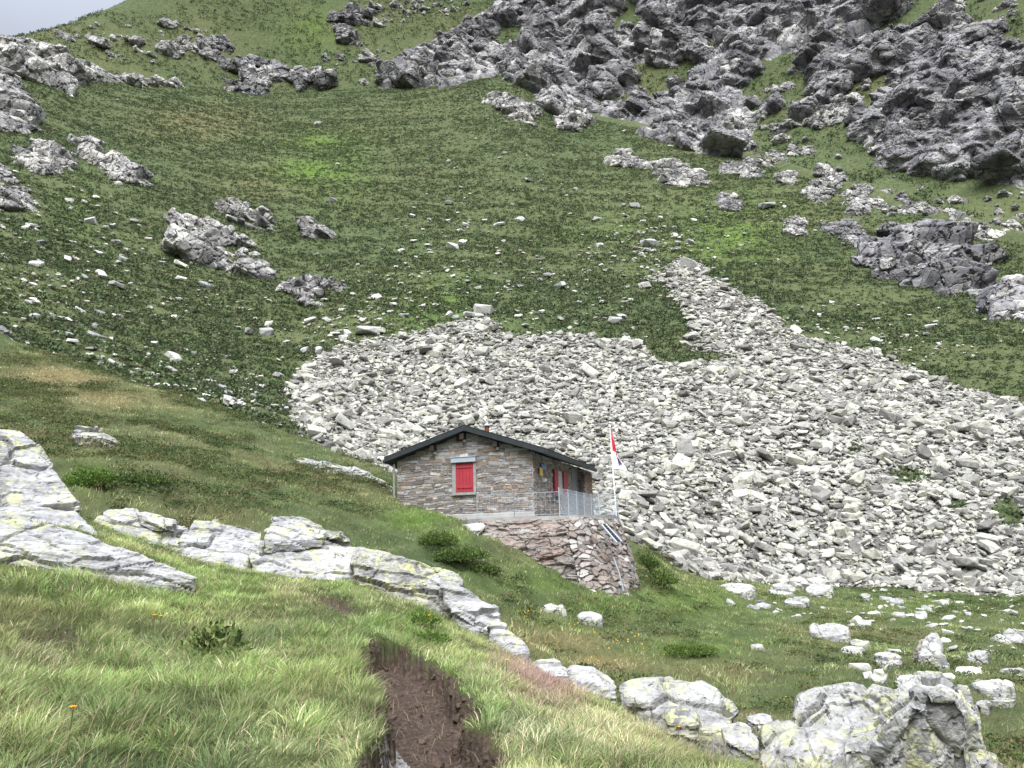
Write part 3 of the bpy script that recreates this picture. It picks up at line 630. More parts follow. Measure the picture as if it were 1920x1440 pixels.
V, Fc, T_ = block_mesh(pk, sz, .35, .5, .35, (-.22, .12), .8); V, Fc = fuse(V, Fc, .26, [(1.6, .16), (.7, .06)], 55); tag(mesh_np('scattered_rock', V, Fc, M_OUT, False), kind='structure')
def scatter(name_one, name_mass, picks, sizes, lift, label, cat, group, mass_label, n_single=300, tilt_max=.5, tones=None, zs=None):
    """picks: ground indices; the n_single that show largest become things, the rest one mass"""
    P = flat[picks]; N_ = GN.reshape(-1, 3)[picks].copy(); u, v, dep = proj(P)
    app = sizes/dep; inv = (u > 0) & (u < 1920) & (v > 0) & (v < 1440); order_ = np.argsort(-(app*inv))
    VV, FF, TT = [], [], []; off = 0
    for rank, k in enumerate(order_):
        rr = random.Random(int(k)*7+len(picks)); vi = rr.randrange(len(VAR))
        N2 = N_[k]*.75+np.array([0, 0, .35])
        R = rot_for(N2, rr.uniform(0, 6.28), rr.uniform(0, 6.28), rr.uniform(0, tilt_max))
        s = sizes[k]; sc3 = (s*rr.uniform(.85, 1.25), s*rr.uniform(.8, 1.15), s*rr.uniform(.7, 1.25))
        p = P[k]+N_[k]*lift[k]
        if rank < n_single and inv[k]:
            o = bpy.data.objects.new(name_one, (VMESH2 if name_one == 'stone' else VMESH)[vi]); COL.objects.link(o)
            o.matrix_world = Matrix.Translation(Vector(p)) @ R.to_4x4() @ Matrix.Diagonal((*sc3, 1))
            tag(o, label, cat, group)
        else:
            V, Fc = VARL[vi]; A = np.array(R)*np.array(sc3)
            VV.append(V @ A.T+p); FF.append(Fc+off); off += len(V); TT.append(np.full(len(V), rr.random() if name_one != 'stone' else rr.uniform(.6, 1)))
    if VV:
        tag(mesh_np(name_mass, np.concatenate(VV), np.concatenate(FF), M_SCREE, False, dict(tone=np.concatenate(TT))), mass_label, cat, kind='stuff')
# scree field
Tb_ = blur(T, 14); Tm = np.clip(np.where(T > .45, 1.0, Tb_*.42), 0, 1)*(Tb_ > .04)*(np.abs(AZ)[None] < math.radians(37))*((RI >= idx['C0']) | (T > .45))
wgt = (Tm*area*np.interp(GD, [35, 60, 130], [1.0, 1.0, .9])).ravel(); wgt /= wgt.sum()
NS = 100000
pk = RNG.choice(len(flat), NS, p=wgt, replace=True)
szs = np.clip(RNG.lognormal(math.log(.235), .58, NS), .12, 1.7)*np.interp(Df[pk], [38, 55, 90, 130], [1.15, 1.05, 1.1, 1.15])
scatter('boulder', 'scree', pk, szs, szs*RNG.uniform(.0, .36, NS), 'pale grey angular boulder lying among many in the scree field', 'boulder', 'boulders in the scree field behind the hut', 'pale grey scree of small angular stones behind the hut', 300, .75)
# fringe + stones on the slopes
dens = blob([(830,480,90,150,1.0), (760,560,150,70,.9), (1220,470,90,60,3.0), (1340,430,150,60,.6), (430,730,130,70,1.1), (230,690,120,40,.9), (120,500,150,150,.7), (1060,540,200,80,.9), (620,640,80,30,1.6), (960,600,200,30,1.2), (1250,520,60,40,3), (1650,640,180,40,.8), (1000,300,250,120,.25), (300,560,200,80,.6), (1560,620,120,40,1.2), (180,690,70,20,1.6), (700,600,150,40,1.2)])*mtn
wgt = ((T < .3)*dens*(RI < idx['C5'])*np.gradient(GU, axis=1)*np.abs(np.gradient(GV, axis=0))).ravel(); wgt = np.clip(wgt, 0, None); wgt /= wgt.sum()
NP_ = 1900; pk = RNG.choice(len(flat), NP_, p=wgt)
szs = np.clip(RNG.lognormal(math.log(.33), .56, NP_), .15, 1.5)*np.interp(Df[pk], [50, 140], [1.0, 1.45])
scatter('stone', 'small_stones', pk, szs, szs*RNG.uniform(.02, .16, NP_)+.10, 'small pale stone lying loose in the grass of the mountainside', 'stone', 'loose stones scattered on the grassy mountainside', 'tiny pale stones scattered over the grassy mountainside', 240, .4)
for (u, v, px, lab) in [(905,577,40,'pale boulder standing alone on the tip of the left scree tongue'), (690,616,50,'big flat topped boulder at the upper left edge of the scree'), (497,622,30,'rounded pale boulder alone in the grass left of the scree'),
                        (1291,493,36,'tan block at the very top of the right scree tongue'), (1438,383,32,'smooth pale boulder below the cliffs beside the dark split outcrop'), (1120,408,18,'small pale block high in the grass above the right scree tongue'),
                        (170,413,26,'dark topped boulder in the grass of the left slope'), (130,376,16,'small white boulder below the left edge outcrops'), (62,420,22,'pale angular stone near the left edge, beneath the slanted slab'),
                        (1190,384,22,'flat white stone in the grass, highest above the right scree tongue'), (1218,453,32,'long flat stone among the stones above the scree tongue'), (1210,533,28,'flat slab stone at the left edge of the scree tongue tip'),
                        (625,375,18,'white stone in the bright green patch of the slope'), (840,378,20,'flat white stone high on the middle slope'), (595,232,14,'lone white stone high under the crest'), (1170,385,10,'tiny white stone beside the flat white stone'),
                        (70,493,28,'pale boulder low on the left slope, streaked dark'), (218,452,18,'pair topped stone left of the double slab outcrop')]:
    p, nn, _ = find(u, v+px*.25, 'C1', 'C5'); d = p @ fw; s = px/F*d
    o = bpy.data.objects.new('boulder', VMESH2[(u+v) % 28]); COL.objects.link(o)
    rr = random.Random(u); R = rot_for((0, -.25, 1), rr.uniform(-.4, .4), rr.uniform(0, 6), .15)
    o.matrix_world = Matrix.Translation(Vector(p)+Vector((0, 0, s*.16))) @ R.to_4x4() @ Matrix.Diagonal((s*1.05, s*1.1, s*1.35, 1))
    tag(o, lab, 'boulder')
md_ = blob([(1620,1150,120,35,1), (1800,1160,120,50,1.4), (1750,1260,130,40,1), (1450,1135,80,20,.8), (1870,1230,60,50,1), (1080,1150,60,20,.3), (1440,1220,50,20,.3)])*mid
wgt = ((T < .3)*md_*area).ravel(); wgt /= wgt.sum(); pk = RNG.choice(len(flat), 170, p=wgt)
szs = np.clip(RNG.lognormal(math.log(.22), .6, 170), .10, .9)
scatter('stone', 'small_stones', pk, szs, szs*RNG.uniform(-.05, .08, 170)+.03, 'small pale stone half sunk in the short grass of the right meadow', 'stone', 'stones in the meadow below the scree', 'tiny pale stones in the grass of the right meadow', 70, .35)
# ------------------------------------------------------------------ sculpted rocks: hulls of outline points, given depth
def sculpt(name, hulls, label, cat, mat, vox=.03, facets=((.9, .05), (.34, .022), (.12, .007)), seed=0, stretch=(1.9, 1.4, .34), rotq=.2, group=None, fine=.010, smooth=False, slant=.5):
    bm_all = bmesh.new()
    for hu in hulls:
        pts, D0, thick, drop = hu[:4]; slant_ = hu[4] if len(hu) > 4 else slant
        vs = np.array([p[1] for p in pts]); us = np.array([p[0] for p in pts]); lo, hi = vs.max(), vs.min(); cu = us.mean()
        hp = []
        for (u, v) in pts:
            s = (lo-v)/max(lo-hi, 1); f = at(u, v, D0+thick*slant_*s); hp.append(f)
            b = at(cu+(u-cu)*.9, v, D0+thick*slant_*s); k = (D0+thick)/(D0+thick*slant_*s)
            hp.append(np.array([b[0]*k, b[1]*k, b[2]-.10*thick]))
            if s < .6: hp.append(f-np.array([0, 0, drop]))
            if s < .6: hp.append(np.array([b[0]*k, b[1]*k, b[2]-drop]))
        bm = bmesh.new()
        for q in hp: bm.verts.new(q)
        r_ = bmesh.ops.convex_hull(bm, input=bm.verts)
        bmesh.ops.delete(bm, geom=list({g for g in r_['geom_interior']+r_['geom_unused'] if isinstance(g, bmesh.types.BMVert)}), context='VERTS')
        me = bpy.data.meshes.new('t'); bm.to_mesh(me); bm.free(); bm_all.from_mesh(me); bpy.data.meshes.remove(me)
    me = bpy.data.meshes.new('t'); bm_all.to_mesh(me); bm_all.free()
    o = bpy.data.objects.new('t', me); COL.objects.link(o)
    m_ = o.modifiers.new('r', 'REMESH'); m_.mode = 'VOXEL'; m_.voxel_size = vox
    m2 = o.modifiers.new('s', 'SMOOTH'); m2.iterations = 1; m2.factor = .5
    dg = bpy.context.evaluated_depsgraph_get(); me2 = bpy.data.meshes.new_from_object(o.evaluated_get(dg)); bpy.data.objects.remove(o)
    n_ = len(me2.vertices); V = np.empty(n_*3, np.float32); me2.vertices.foreach_get('co', V); V = V.reshape(-1, 3).astype(float)
    Nn = np.empty(n_*3, np.float32); me2.vertex_normals.foreach_get('vector', Nn); Nn = Nn.reshape(-1, 3)
    c_, s_ = math.cos(rotq), math.sin(rotq); Q = V.copy(); Q[:, 0] = V[:, 0]*c_-V[:, 2]*s_; Q[:, 2] = V[:, 0]*s_+V[:, 2]*c_
    warp = np.stack([fbm(Q*1.6+k*31, 3, 530+k) for k in range(3)], -1); d = np.zeros(n_)
    for k, (sz, am) in enumerate(facets):
        H_, cr, ce = facet((Q+warp*sz*.15)/(sz*np.array(stretch)), 600+seed*7+k*10, .7)
        d += am*(H_-(.9 if k == 0 else .35)*sstep(.05, 0, cr))
    d += fbm(Q*9, 4, 700)*fine
    V += Nn*d[:, None]
    me2.vertices.foreach_set('co', V.astype(np.float32).ravel()); me2.polygons.foreach_set('use_smooth', [smooth]*len(me2.polygons)); me2.name = name
    me2.materials.clear(); me2.materials.append(mat); me2.update()
    o = bpy.data.objects.new(name, me2); COL.objects.link(o)
    return tag(o, label, cat, group)
SL = 'rock slab'
sculpt('boulder', [([(-160,800), (0,797), (45,806), (56,832), (80,834), (112,882), (146,950), (140,972), (60,985), (-160,985)], 12.6, 2.2, .5)], 'huge pale lichen spotted boulder at the left edge of the meadow', 'boulder', M_SLAB, .03, ((1.1,.09),(.34,.025),(.12,.008)), 1, (1.3, 1.2, .8))
sculpt('rock_slab', [([(-100,945), (60,950), (140,960), (186,1000), (150,1010), (60,1000), (-100,985)], 12.0, 1.5, .3)], 'pale flat slab at the foot of the huge left boulder', SL, M_SLAB, .03, seed=2)
sculpt('rock_slab', [([(-100,962), (40,970), (88,998), (150,1004), (200,1022), (300,1058), (374,1080), (345,1092), (260,1104), (180,1092), (90,1062), (-100,1045)], 9.6, 1.3, .5)], 'long pale slab with yellow lichen and black spots lying in the left meadow grass', SL, M_SLAB, .025, seed=3)
sculpt('rock_slab', [([(184,975), (200,958), (250,956), (345,985), (348,1010), (335,1052), (250,1040), (186,1005)], 12.9, 1.6, .5)], 'leftmost big slab of the rocky rib, below two small blocks', SL, M_SLAB, .028, seed=4)
sculpt('rock', [([(218,956), (235,949), (262,955), (258,968), (225,966)], 13.6, .5, .1)], 'small lichen block on the left slab of the rib, left of two', 'rock', M_SLAB, .02, seed=5)
sculpt('rock', [([(254,960), (275,957), (326,974), (322,986), (290,985), (258,972)], 13.3, .6, .1)], 'flat wedge block on the left slab of the rib, right of two', 'rock', M_SLAB, .02, seed=6)
sculpt('rock_slab', [([(342,1000), (362,970), (410,972), (496,990), (492,1015), (455,1068), (400,1070), (335,1060)], 12.7, 1.7, .5)], 'second big slab of the rocky rib, streaked grey, left of the balanced block', SL, M_SLAB, .028, seed=7)
sculpt('rock', [([(498,992), (512,976), (545,974), (612,996), (606,1008), (560,1014), (500,1016)], 12.8, .9, .15)], 'smooth grey block resting on top of the rib above a dark crack', 'rock', M_SLAB, .022, ((.6,.03),(.2,.012)), 8)
sculpt('rock_slab', [([(505,968), (520,962), (570,967), (657,1003), (655,1014), (590,1004), (510,978)], 14.0, 1.0, .3)], 'thin layered slab behind the balanced block on the rib', SL, M_BOLD, .025, seed=9)
sculpt('rock_slab', [([(470,1030), (488,1020), (600,1014), (680,1024), (692,1060), (680,1100), (560,1098), (468,1070)], 12.2, 1.6, .5)], 'broad pale slab of the rib right under the balanced block', SL, M_SLAB, .028, seed=10)
sculpt('rock_slab', [([(662,1022), (720,1030), (752,1048), (850,1068), (868,1088), (864,1108), (872,1132), (830,1145), (740,1105), (664,1085)], 11.7, 1.4, .5)], 'yellow lichened slab in the middle right of the rib', SL, M_BOLD, .028, seed=11)
sculpt('rock_slab', [([(826,1098), (866,1106), (880,1130), (940,1150), (940,1180), (915,1192), (850,1150)], 11.0, 1.1, .5)], 'pale lumpy slab where the rib steps down to the right', SL, M_SLAB, .028, seed=12)
sculpt('rock', [([(920,1168), (945,1176), (975,1208), (990,1228), (960,1226), (920,1196)], 10.5, .8, .4)], 'narrow pale rock at the lower end of the rib', 'rock', M_SLAB, .025, seed=13)
sculpt('rock', [([(992,1242), (1004,1234), (1040,1232), (1072,1250), (1078,1268), (1000,1268)], 10.0, .7, .3)], 'low pale rock behind the pink grass', 'rock', M_SLAB, .025, seed=14)
sculpt('rock', [([(1072,1256), (1108,1260), (1146,1284), (1148,1296), (1080,1285)], 9.8, .6, .3)], 'thin pale rock between the pink grass and the rounded boulder', 'rock', M_SLAB, .025, seed=15)
sculpt('boulder', [([(1165,1290), (1185,1281), (1235,1274), (1318,1280), (1350,1300), (1380,1345), (1376,1368), (1290,1365), (1190,1320)], 9.0, 1.2, .5)], 'rounded grey green lichened boulder at the lower right edge of the meadow', 'boulder', M_BOLD, .025, ((.8,.05),(.25,.015)), 16, (1.2, 1.2, .9))
sculpt('rock', [([(1250,1338), (1278,1325), (1302,1342), (1298,1358), (1258,1356)], 8.6, .4, .2)], 'small rock at the foot of the rounded boulder', 'rock', M_BOLD, .02, seed=17)
sculpt('rock', [([(1350,1368), (1372,1358), (1402,1366), (1428,1392), (1424,1408), (1370,1395)], 7.9, .6, .3)], 'low pale rock just left of the great right boulder', 'rock', M_SLAB, .02, seed=18)
sculpt('boulder', [([(1490,1356), (1500,1312), (1530,1300), (1600,1284), (1680,1296), (1700,1330), (1640,1366), (1500,1376)], 7.6, 1.0, .4, .3),
                   ([(1420,1412), (1430,1368), (1500,1356), (1560,1370), (1610,1392), (1600,1440), (1590,1520), (1440,1520)], 6.7, 1.3, .5, .5),
                   ([(1585,1400), (1590,1360), (1640,1322), (1690,1318), (1700,1350), (1640,1400)], 6.75, 1.2, .4, .9),
                   ([(1625,1408), (1660,1352), (1712,1318), (1740,1330), (1745,1430), (1740,1540), (1640,1540)], 6.75, 1.5, .5, -.22),
                   ([(1700,1320), (1722,1298), (1768,1299), (1795,1312), (1820,1340), (1812,1440), (1800,1540), (1742,1540), (1736,1400)], 6.8, 1.6, .5, -.18),
                   ([(1790,1330), (1806,1322), (1838,1354), (1838,1430), (1826,1540), (1800,1540)], 7.0, 1.3, .5, -.05)],
       'great pale and black fissured boulder in the lower right corner', 'boulder', M_BOLD, .02, ((1.1,.05),(.4,.03),(.14,.011)), 19, (.7, 1, 1.5), .5)
sculpt('rock', [([(1836,1420), (1845,1408), (1862,1412), (1866,1440), (1860,1480), (1836,1480)], 6.9, .4, .3)], 'small dark rock beside the great boulder in the lower right corner', 'rock', M_BOLD, .02, seed=20)
# outcrops on the near hillside
sculpt('rock_outcrop', [([(140,800), (165,798), (215,815), (222,830), (180,838), (140,828)], 24.3, 1.2, .5), ([(165,845), (200,838), (240,850), (264,864), (240,878), (205,892), (180,872)], 23.2, 1.2, .5)], 'layered lichen yellow outcrop in the heath of the left shoulder', 'rock outcrop', M_BOLD, .06, ((.9,.12),(.35,.06)), 21)
sculpt('rock_slab', [([(548,858), (580,853), (650,873), (712,896), (740,912), (742,948), (700,940), (640,912), (560,876)], 27.9, 1.3, .5)], 'long grey slab sloping down to the left wall of the hut', SL, M_SLAB, .06, ((1.2,.1),(.4,.05)), 22)
sculpt('rock', [([(-40,612), (0,608), (22,630), (30,648), (-40,650)], 44, 2, .5)], 'pale rock on the shoulder crest at the left edge', 'rock', M_OUT, .09, ((1.2,.15),(.5,.08)), 23)
for k, (u, v, wpx, hpx, lab) in enumerate([
    (1555,1185,70,36,'long pale lichened rock in the right meadow, nearest below the scree'), (1610,1172,54,20,'flat dark edged slab right behind the long lichened rock'), (1747,1210,46,44,'upright pointed pale boulder in the right meadow'),
    (1783,1148,56,22,'flat pale rock highest of the row above the upright boulder'), (1806,1170,64,24,'broad flat pale rock in the middle of the row above the upright boulder'), (1790,1190,56,18,'thin flat rock touching the top of the upright boulder'),
    (1610,1207,40,18,'small pale rock below the flat dark edged slab'), (1662,1242,64,34,'rounded lichened rock left of the tilted flat slab'), (1770,1248,66,22,'tilted flat slab below the upright boulder'),
    (1820,1242,46,30,'dark reddish broken rock right of the upright boulder'), (1832,1232,40,16,'small flat rock behind the dark reddish rock'), (1862,1288,80,26,'long low slab near the right edge of the meadow'),
    (1906,1196,44,30,'pale rock at the right edge of the meadow'), (1686,1154,28,10,'tiny white flat rock, third from the right below the scree edge'), (1726,1157,26,18,'small pale rock standing left of the flat rock row'),
    (1622,1120,16,10,'tiny pale rock right under the scree edge'), (1680,1129,30,10,'thin white slab right under the scree edge'), (1492,1130,48,14,'low pale slab at the lower scree edge'),
    (1430,1138,34,10,'flat grey rock left of the low pale slab'), (1496,1163,30,12,'small flat rock in the grass below the low pale slab'), (1648,1273,32,20,'pale rock above the great right boulder'),
    (1708,1280,64,34,'pale angular rock peeping out right behind the great boulder'), (1424,1352,46,26,'pale rock left behind the great boulder'), (1594,1222,36,14,'flat grey rock below the small pale rock'),
    (1465,1110,50,30,'pale boulder at the lower scree edge, beside a dark gap'), (1535,1108,54,28,'grey boulder at the lower scree edge, right of a dark gap'), (1378,1106,70,26,'large flat block at the left end of the lower scree edge'),
    (1036,1141,38,14,'flat grey rock in the grass below the stone platform, left of two'), (1108,1160,48,18,'pale flat rock in the grass below the stone platform, right of two'), (1418,1213,26,8,'tiny grey stone in the middle of the dry meadow'),
    (1745,1300,30,12,'tiny pale rock right behind the great boulder'), (1845,1325,26,8,'thin white stone right of the great boulder'), (1900,1262,44,10,'thin white slab low at the right edge'), (1880,1312,60,10,'flat grey slab in the short grass at the right edge')]):
    p, nn, _ = find(u, v+hpx*.3, 'B1', 'C2'); D = math.hypot(p[0], p[1]); hw_, hh_ = wpx/2, hpx/2
    rr = random.Random(k); q = []
    for a in range(9):
        an = a/9*2*math.pi+.2; q.append((u+hw_*math.cos(an)*rr.uniform(.75, 1.05), v-hh_*math.sin(an)*rr.uniform(.7, 1.1)))
    if 'upright' in lab: q = [(1724,1228), (1735,1200), (1748,1190), (1758,1192), (1768,1212), (1770,1230)]
    q = [(u+(a_-u)*1.1, v+(b_-v)*.85-hpx*.12-2) for a_, b_ in q]
    sculpt('rock', [(q, D-.3, wpx/F*D*.8, .4)], lab, 'rock', M_SLAB if k != 9 else M_BED, max(.03, wpx/F*D/30), ((.7, .05), (.25, .018)), 30+k, (1.2, 1.2, .9), slant=.75)
# ------------------------------------------------------------------ the hut
VPa = math.atan2(*ray(1445, 992)[:2])
C0 = at(1002, 972, 25.0)
rv = np.array([math.cos(VPa), -math.sin(VPa), 0]); sv = np.array([math.sin(VPa), math.cos(VPa), 0])
def hit(u, v, off, axis):
    """pixel onto a vertical plane of the hut: axis 'f' = facade plane pushed off along depth, 's' = side plane pushed off along the facade"""
    d = ray(u, v); nrm, o = (sv, C0+sv*off) if axis == 'f' else (rv, C0+rv*off)
    t = (o @ nrm)/(d @ nrm); p = d*t-C0; return p @ rv, p @ sv, p[2]
Wf = -hit(745, 900, 0, 'f')[0]
OH = .28
xl, _, zl = hit(722, 858, -OH, 'f'); xp, _, zp = hit(870, 798, -OH, 'f'); xr, _, zr = hit(1021, 841, -OH, 'f')
Lr = hit(1115, 871, xr, 's')[1]; Ls = hit(1082, 900, 0, 's')[1]; Lp = hit(1096, 900, 0, 's')[1]
print('HUT W %.2f roof l %.2f,%.2f p %.2f,%.2f r %.2f,%.2f len %.2f side %.2f %.2f vpa %.1f z0 %.2f' % (Wf, xl, zl, xp, zp, xr, zr, Lr, Ls, Lp, math.degrees(VPa), C0[2]))
hut = empty('stone_hut', C0, -VPa)
tag(hut, 'small grey stone mountain hut with dark gable roof and red shutters on a rock platform', 'hut')
TH = .17
def roof_under(x):
    return (zp+(zl-zp)*(xp-x)/(xp-xl) if x < xp else zp+(zr-zp)*(x-xp)/(xr-xp))-TH-.03
PAL = [((.22, .212, .208), 10), ((.28, .272, .265), 6), ((.165, .148, .138), 7), ((.20, .165, .138), 5), ((.13, .122, .122), 3), ((.215, .16, .125), 1), ((.34, .325, .30), 2), ((.225, .18, .14), 3)]
PALF = [c for c, w in PAL for _ in range(w)]
def stones(mb, U0, U1, zlo, zhi, place, holes=(), rowh=(.04, .125), lens=(.13, .52), seed=0, dep=.022, topf=None, pal=PALF):
    rr = random.Random(seed); z = zlo
    while z < zhi-.03:
        hgt = min(rr.uniform(*rowh), zhi-z); u = U0-rr.uniform(0, .2)
        while u < U1:
            ln = rr.uniform(*lens)*(.7 if hgt < .11 else 1); a, b = max(u, U0), min(u+ln, U1); u += ln
            if b-a < .05: continue
            split = rr.random() < .25 and hgt > .14
            for (s0, s1) in (((0, .5), (.5, 1)) if split else ((0, 1),)):
                z0_, z1_ = z+hgt*s0, z+hgt*s1
                segs = [(a, b)]
                for (h0, h1, g0, g1) in holes:
                    if z1_ > g0 and z0_ < g1:
                        ns = []
                        for (p, q) in segs:
                            if q <= h0 or p >= h1: ns.append((p, q)); continue
                            if p < h0-.03: ns.append((p, h0))
                            if q > h1+.03: ns.append((h1, q))
                        segs = ns
                for (p, q) in segs:
                    if q-p < .04: continue
                    zt = [z1_, z1_]
                    if topf: zt = [min(z1_, topf(p)), min(z1_, topf(q))]
                    if max(zt)-z0_ < .03: continue
                    zt = [max(t_, z0_+.015) for t_ in zt]
                    g = rr.uniform(.006, .014); d = dep*rr.uniform(.35, 1.15); c = rr.choice(pal); k = rr.uniform(.75, 1.25); c = tuple(min(x*k*1.06, .7) for x in c)
                    j = lambda: rr.uniform(-.018, .018)
                    base = [(p+g*.3, z0_+g*.3), (q-g*.3, z0_+g*.3), (q-g*.3, zt[1]-g*.3), (p+g*.3, zt[0]-g*.3)]
                    fr = [(p+g+.008+j(), z0_+g+j()*.6), (q-g-.008+j(), z0_+g+j()*.6), (q-g-.008+j(), zt[1]-g+j()*.6), (p+g+.008+j(), zt[0]-g+j()*.6)]
                    vs = [place(x, y, 0) for x, y in base]+[place(x, y, d+rr.uniform(-.006, .006)) for x, y in fr]
                    mb.add(vs, [(4, 5, 6, 7), (0, 1, 5, 4), (1, 2, 6, 5), (2, 3, 7, 6), (3, 0, 4, 7)], c)
        z += hgt
zb = -.95
mort = (.27, .262, .25)
wx0, _, wz0 = hit(855, 922, 0, 'f'); wx1, _, wz1 = hit(888, 874, 0, 'f'); wx0 += .02
fr0, _, fz0 = hit(850, 926, 0, 'f'); fr1, _, fz1 = hit(892, 866, 0, 'f')
mb = MB(); topW = lambda x: roof_under(x)-.0
mb.prism([(-Wf, zb), (0, zb), (0, topW(0)), (xp, topW(xp)), (-Wf, topW(-Wf))], 0, .35, mort)
wavz = lambda x, z: z+.022*math.sin(2.6*x+3.1*z)+.014*math.sin(6.7*x-5*z+1)+.008*math.sin(15*x+9*z)
stones(mb, -Wf, 0, .22, zp+.1, lambda x, z, d: (x, -d, wavz(x, z)), [(fr0, fr1, fz0, fz1)], seed=3, topf=topW)
mb.build('facade_wall', M_MAS, hut)
mb = MB(); y0w, y1w, = .36, Ls
sx0 = hit(1043, 905, 0, 's')[1]; sx1 = hit(1053, 905, 0, 's')[1]; sl0 = hit(1036, 905, 0, 's')[1]; sl1 = hit(1061, 905, 0, 's')[1]
_, _, sz1 = hit(1043, 882, 0, 's'); _, _, sz0 = hit(1043, 925, 0, 's')
dr0 = hit(1070.5, 900, 0, 's')[1]; dr1 = hit(1081, 900, 0, 's')[1]
mb.box(-.35, -.0, .352, Lp, zb, topW(0)-.02, mort)
stones(mb, 0.0, Lp-.02, .0, topW(0), lambda y, z, d: (d, y, wavz(y, z)), [(sx0-.03, sx1+.03, sz0, sz1), (dr0, dr1, -.1, 1.95)], seed=5, topf=lambda y: topW(0)-.02, lens=(.15, .45), pal=[tuple(x*1.1 for x in c) for c in PALF]+[(.28, .23, .19)]*8)
mb.build('side_wall', M_MAS, hut)
mb = MB(); mb.box(-Wf, -Wf+.33, .36, Lp, zb, topW(-Wf)-.02, mort); mb.prism([(-Wf, zb), (0, zb), (0, topW(0)-.03), (xp, topW(xp)-.03), (-Wf, topW(-Wf)-.03)], Lp+.002, Lp+.3, mort)
stones(mb, .36, Lp, .0, topW(-Wf), lambda y, z, d: (-Wf-d, y, z), seed=6, topf=lambda y: topW(-Wf)-.02)
mb.build('rear_wall', M_MAS, hut)
mb = MB(); pw = .30
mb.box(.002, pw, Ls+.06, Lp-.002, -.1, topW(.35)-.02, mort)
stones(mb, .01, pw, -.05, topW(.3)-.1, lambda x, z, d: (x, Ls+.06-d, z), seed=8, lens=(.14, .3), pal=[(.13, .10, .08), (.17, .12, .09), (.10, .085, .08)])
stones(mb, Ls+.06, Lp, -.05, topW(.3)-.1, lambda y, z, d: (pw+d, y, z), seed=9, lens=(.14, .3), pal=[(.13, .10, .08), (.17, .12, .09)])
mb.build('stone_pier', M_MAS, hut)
# concrete plinth: lower course, left part follows the grass
mb = MB(); mb.box(-Wf-.03, .03, -.09, -.0485, zb, .20); mb.box(-Wf-.03, .03, -.0485, -.002, zb, .215); mb.build('plinth', M_CONC, hut, bevel=.01)
# roof: two sloped slabs with fascia, standing seams and rafter ends
mb = MB()
for (xa, za, xb, zb_) in ((xl, zl, xp, zp), (xp, zp, xr, zr)):
    mb.prism([(xa, za-TH), (xb, zb_-TH), (xb, zb_), (xa, za)] if True else [], -OH, Lr, (1, 1, 1))
rf = mb.build('roof', M_ROOF, hut)
mb = MB()
for (xa, za, xb, zb_) in ((xl-.03, zl-.01, xp, zp), (xp, zp, xr+.03, zr-.01)):
    n_ = 7
    for i in range(n_):
        t0, t1 = i/n_, (i+.94)/n_
        mb.prism([(xa+(xb-xa)*t0, za+(zb_-za)*t0+.004), (xa+(xb-xa)*t1, za+(zb_-za)*t1+.004), (xa+(xb-xa)*t1, za+(zb_-za)*t1+.028), (xa+(xb-xa)*t0, za+(zb_-za)*t0+.034)], -OH-.02, Lr+.02)
mb.build('roof_sheet', M_ROOF, rf)
mb = MB()
for (xa, za, xb, zb_) in ((xl-.02, zl-.06, xp, zp-.06+.0), (xp, zp-.06, xr+.02, zr-.06)):
    mb.prism([(xa, za-.10), (xb, zb_-.10), (xb, zb_+.05), (xa, za+.05)], -OH-.035, -OH-.003)
mb.build('verge_board', M_ROOF, rf)
mb = MB(); mb.box(xr+.002, xr+.09, -OH, Lr, zr-TH-.02, zr-.06); mb.build('gutter', M_ROOF, rf, bevel=.02)
mb = MB(); mb.box(xl-.09, xl-.002, -OH, Lr, zl-TH-.02, zl-.06); mb.build('gutter', M_ROOF, rf, bevel=.02)
for (u, v) in ((812, 836), (868, 818), (930, 836)):
    x, _, z = hit(u, v, -.12, 'f'); z = min(z, roof_under(x))
    m1 = MB(); m1.box(x-.07, x+.07, -OH+.02, -.002, roof_under(x)-.19, roof_under(x)+.005); bm_ = m1.build('purlin', M_WOOD, hut)
    m1 = MB(); m1.box(x-.02, x+.065, -.10, -.04, roof_under(x)-.27, roof_under(x)-.193); m1.build('purlin_block', M_BOARD, bm_)
x, _, z = hit(862, 822, 0, 'f'); m1 = MB(); m1.box(x-.10, x+.09, -.05, -.005, z-.10, z+.10); m1.build('vent', mat_plain('vent_red', (.06, .018, .02)), hut)
# front window: stone surround, metal lintel, closed red shutter
win = MB(); e = .07
win.prism([(fr0-e*.2, fz0), (fr1+e*.2, fz0), (fr1+e*.2, fz1), (wx1, fz1), (wx1, fz0+.025), (wx0, fz0+.025), (wx0, fz1), (fr0-e*.2, fz1)], -.06, -.004)
wn = win.build('window', M_GREY, hut, bevel=.006)
m1 = MB(); m1.box(fr0-.02, fr1+.02, -.10, -.004, fz0-.06, fz0-.002); m1.build('sill', M_GREY, wn, bevel=.008)
m1 = MB(); m1.box(fr0-.03, fr1+.03, -.13, -.004, fz1+.002, fz1+.16); m1.box(fr0-.04, fr1+.04, -.15, -.004, fz1+.162, fz1+.185); m1.build('lintel', M_ZINC, wn, bevel=.006)
m1 = MB(); n_ = 5
for i in range(n_):
    a = wx0+.004+(wx1-wx0-.008)*i/n_; b = wx0+.004+(wx1-wx0-.008)*(i+1)/n_-.006; m1.box(a, b, -.045, -.006, fz0+.03, fz1-.004)
for z in (fz0+.16, fz1-.18): m1.box(wx0+.03, wx1-.03, -.062, -.0452, z, z+.07)
m1.build('shutter', M_RED, wn, bevel=.003)
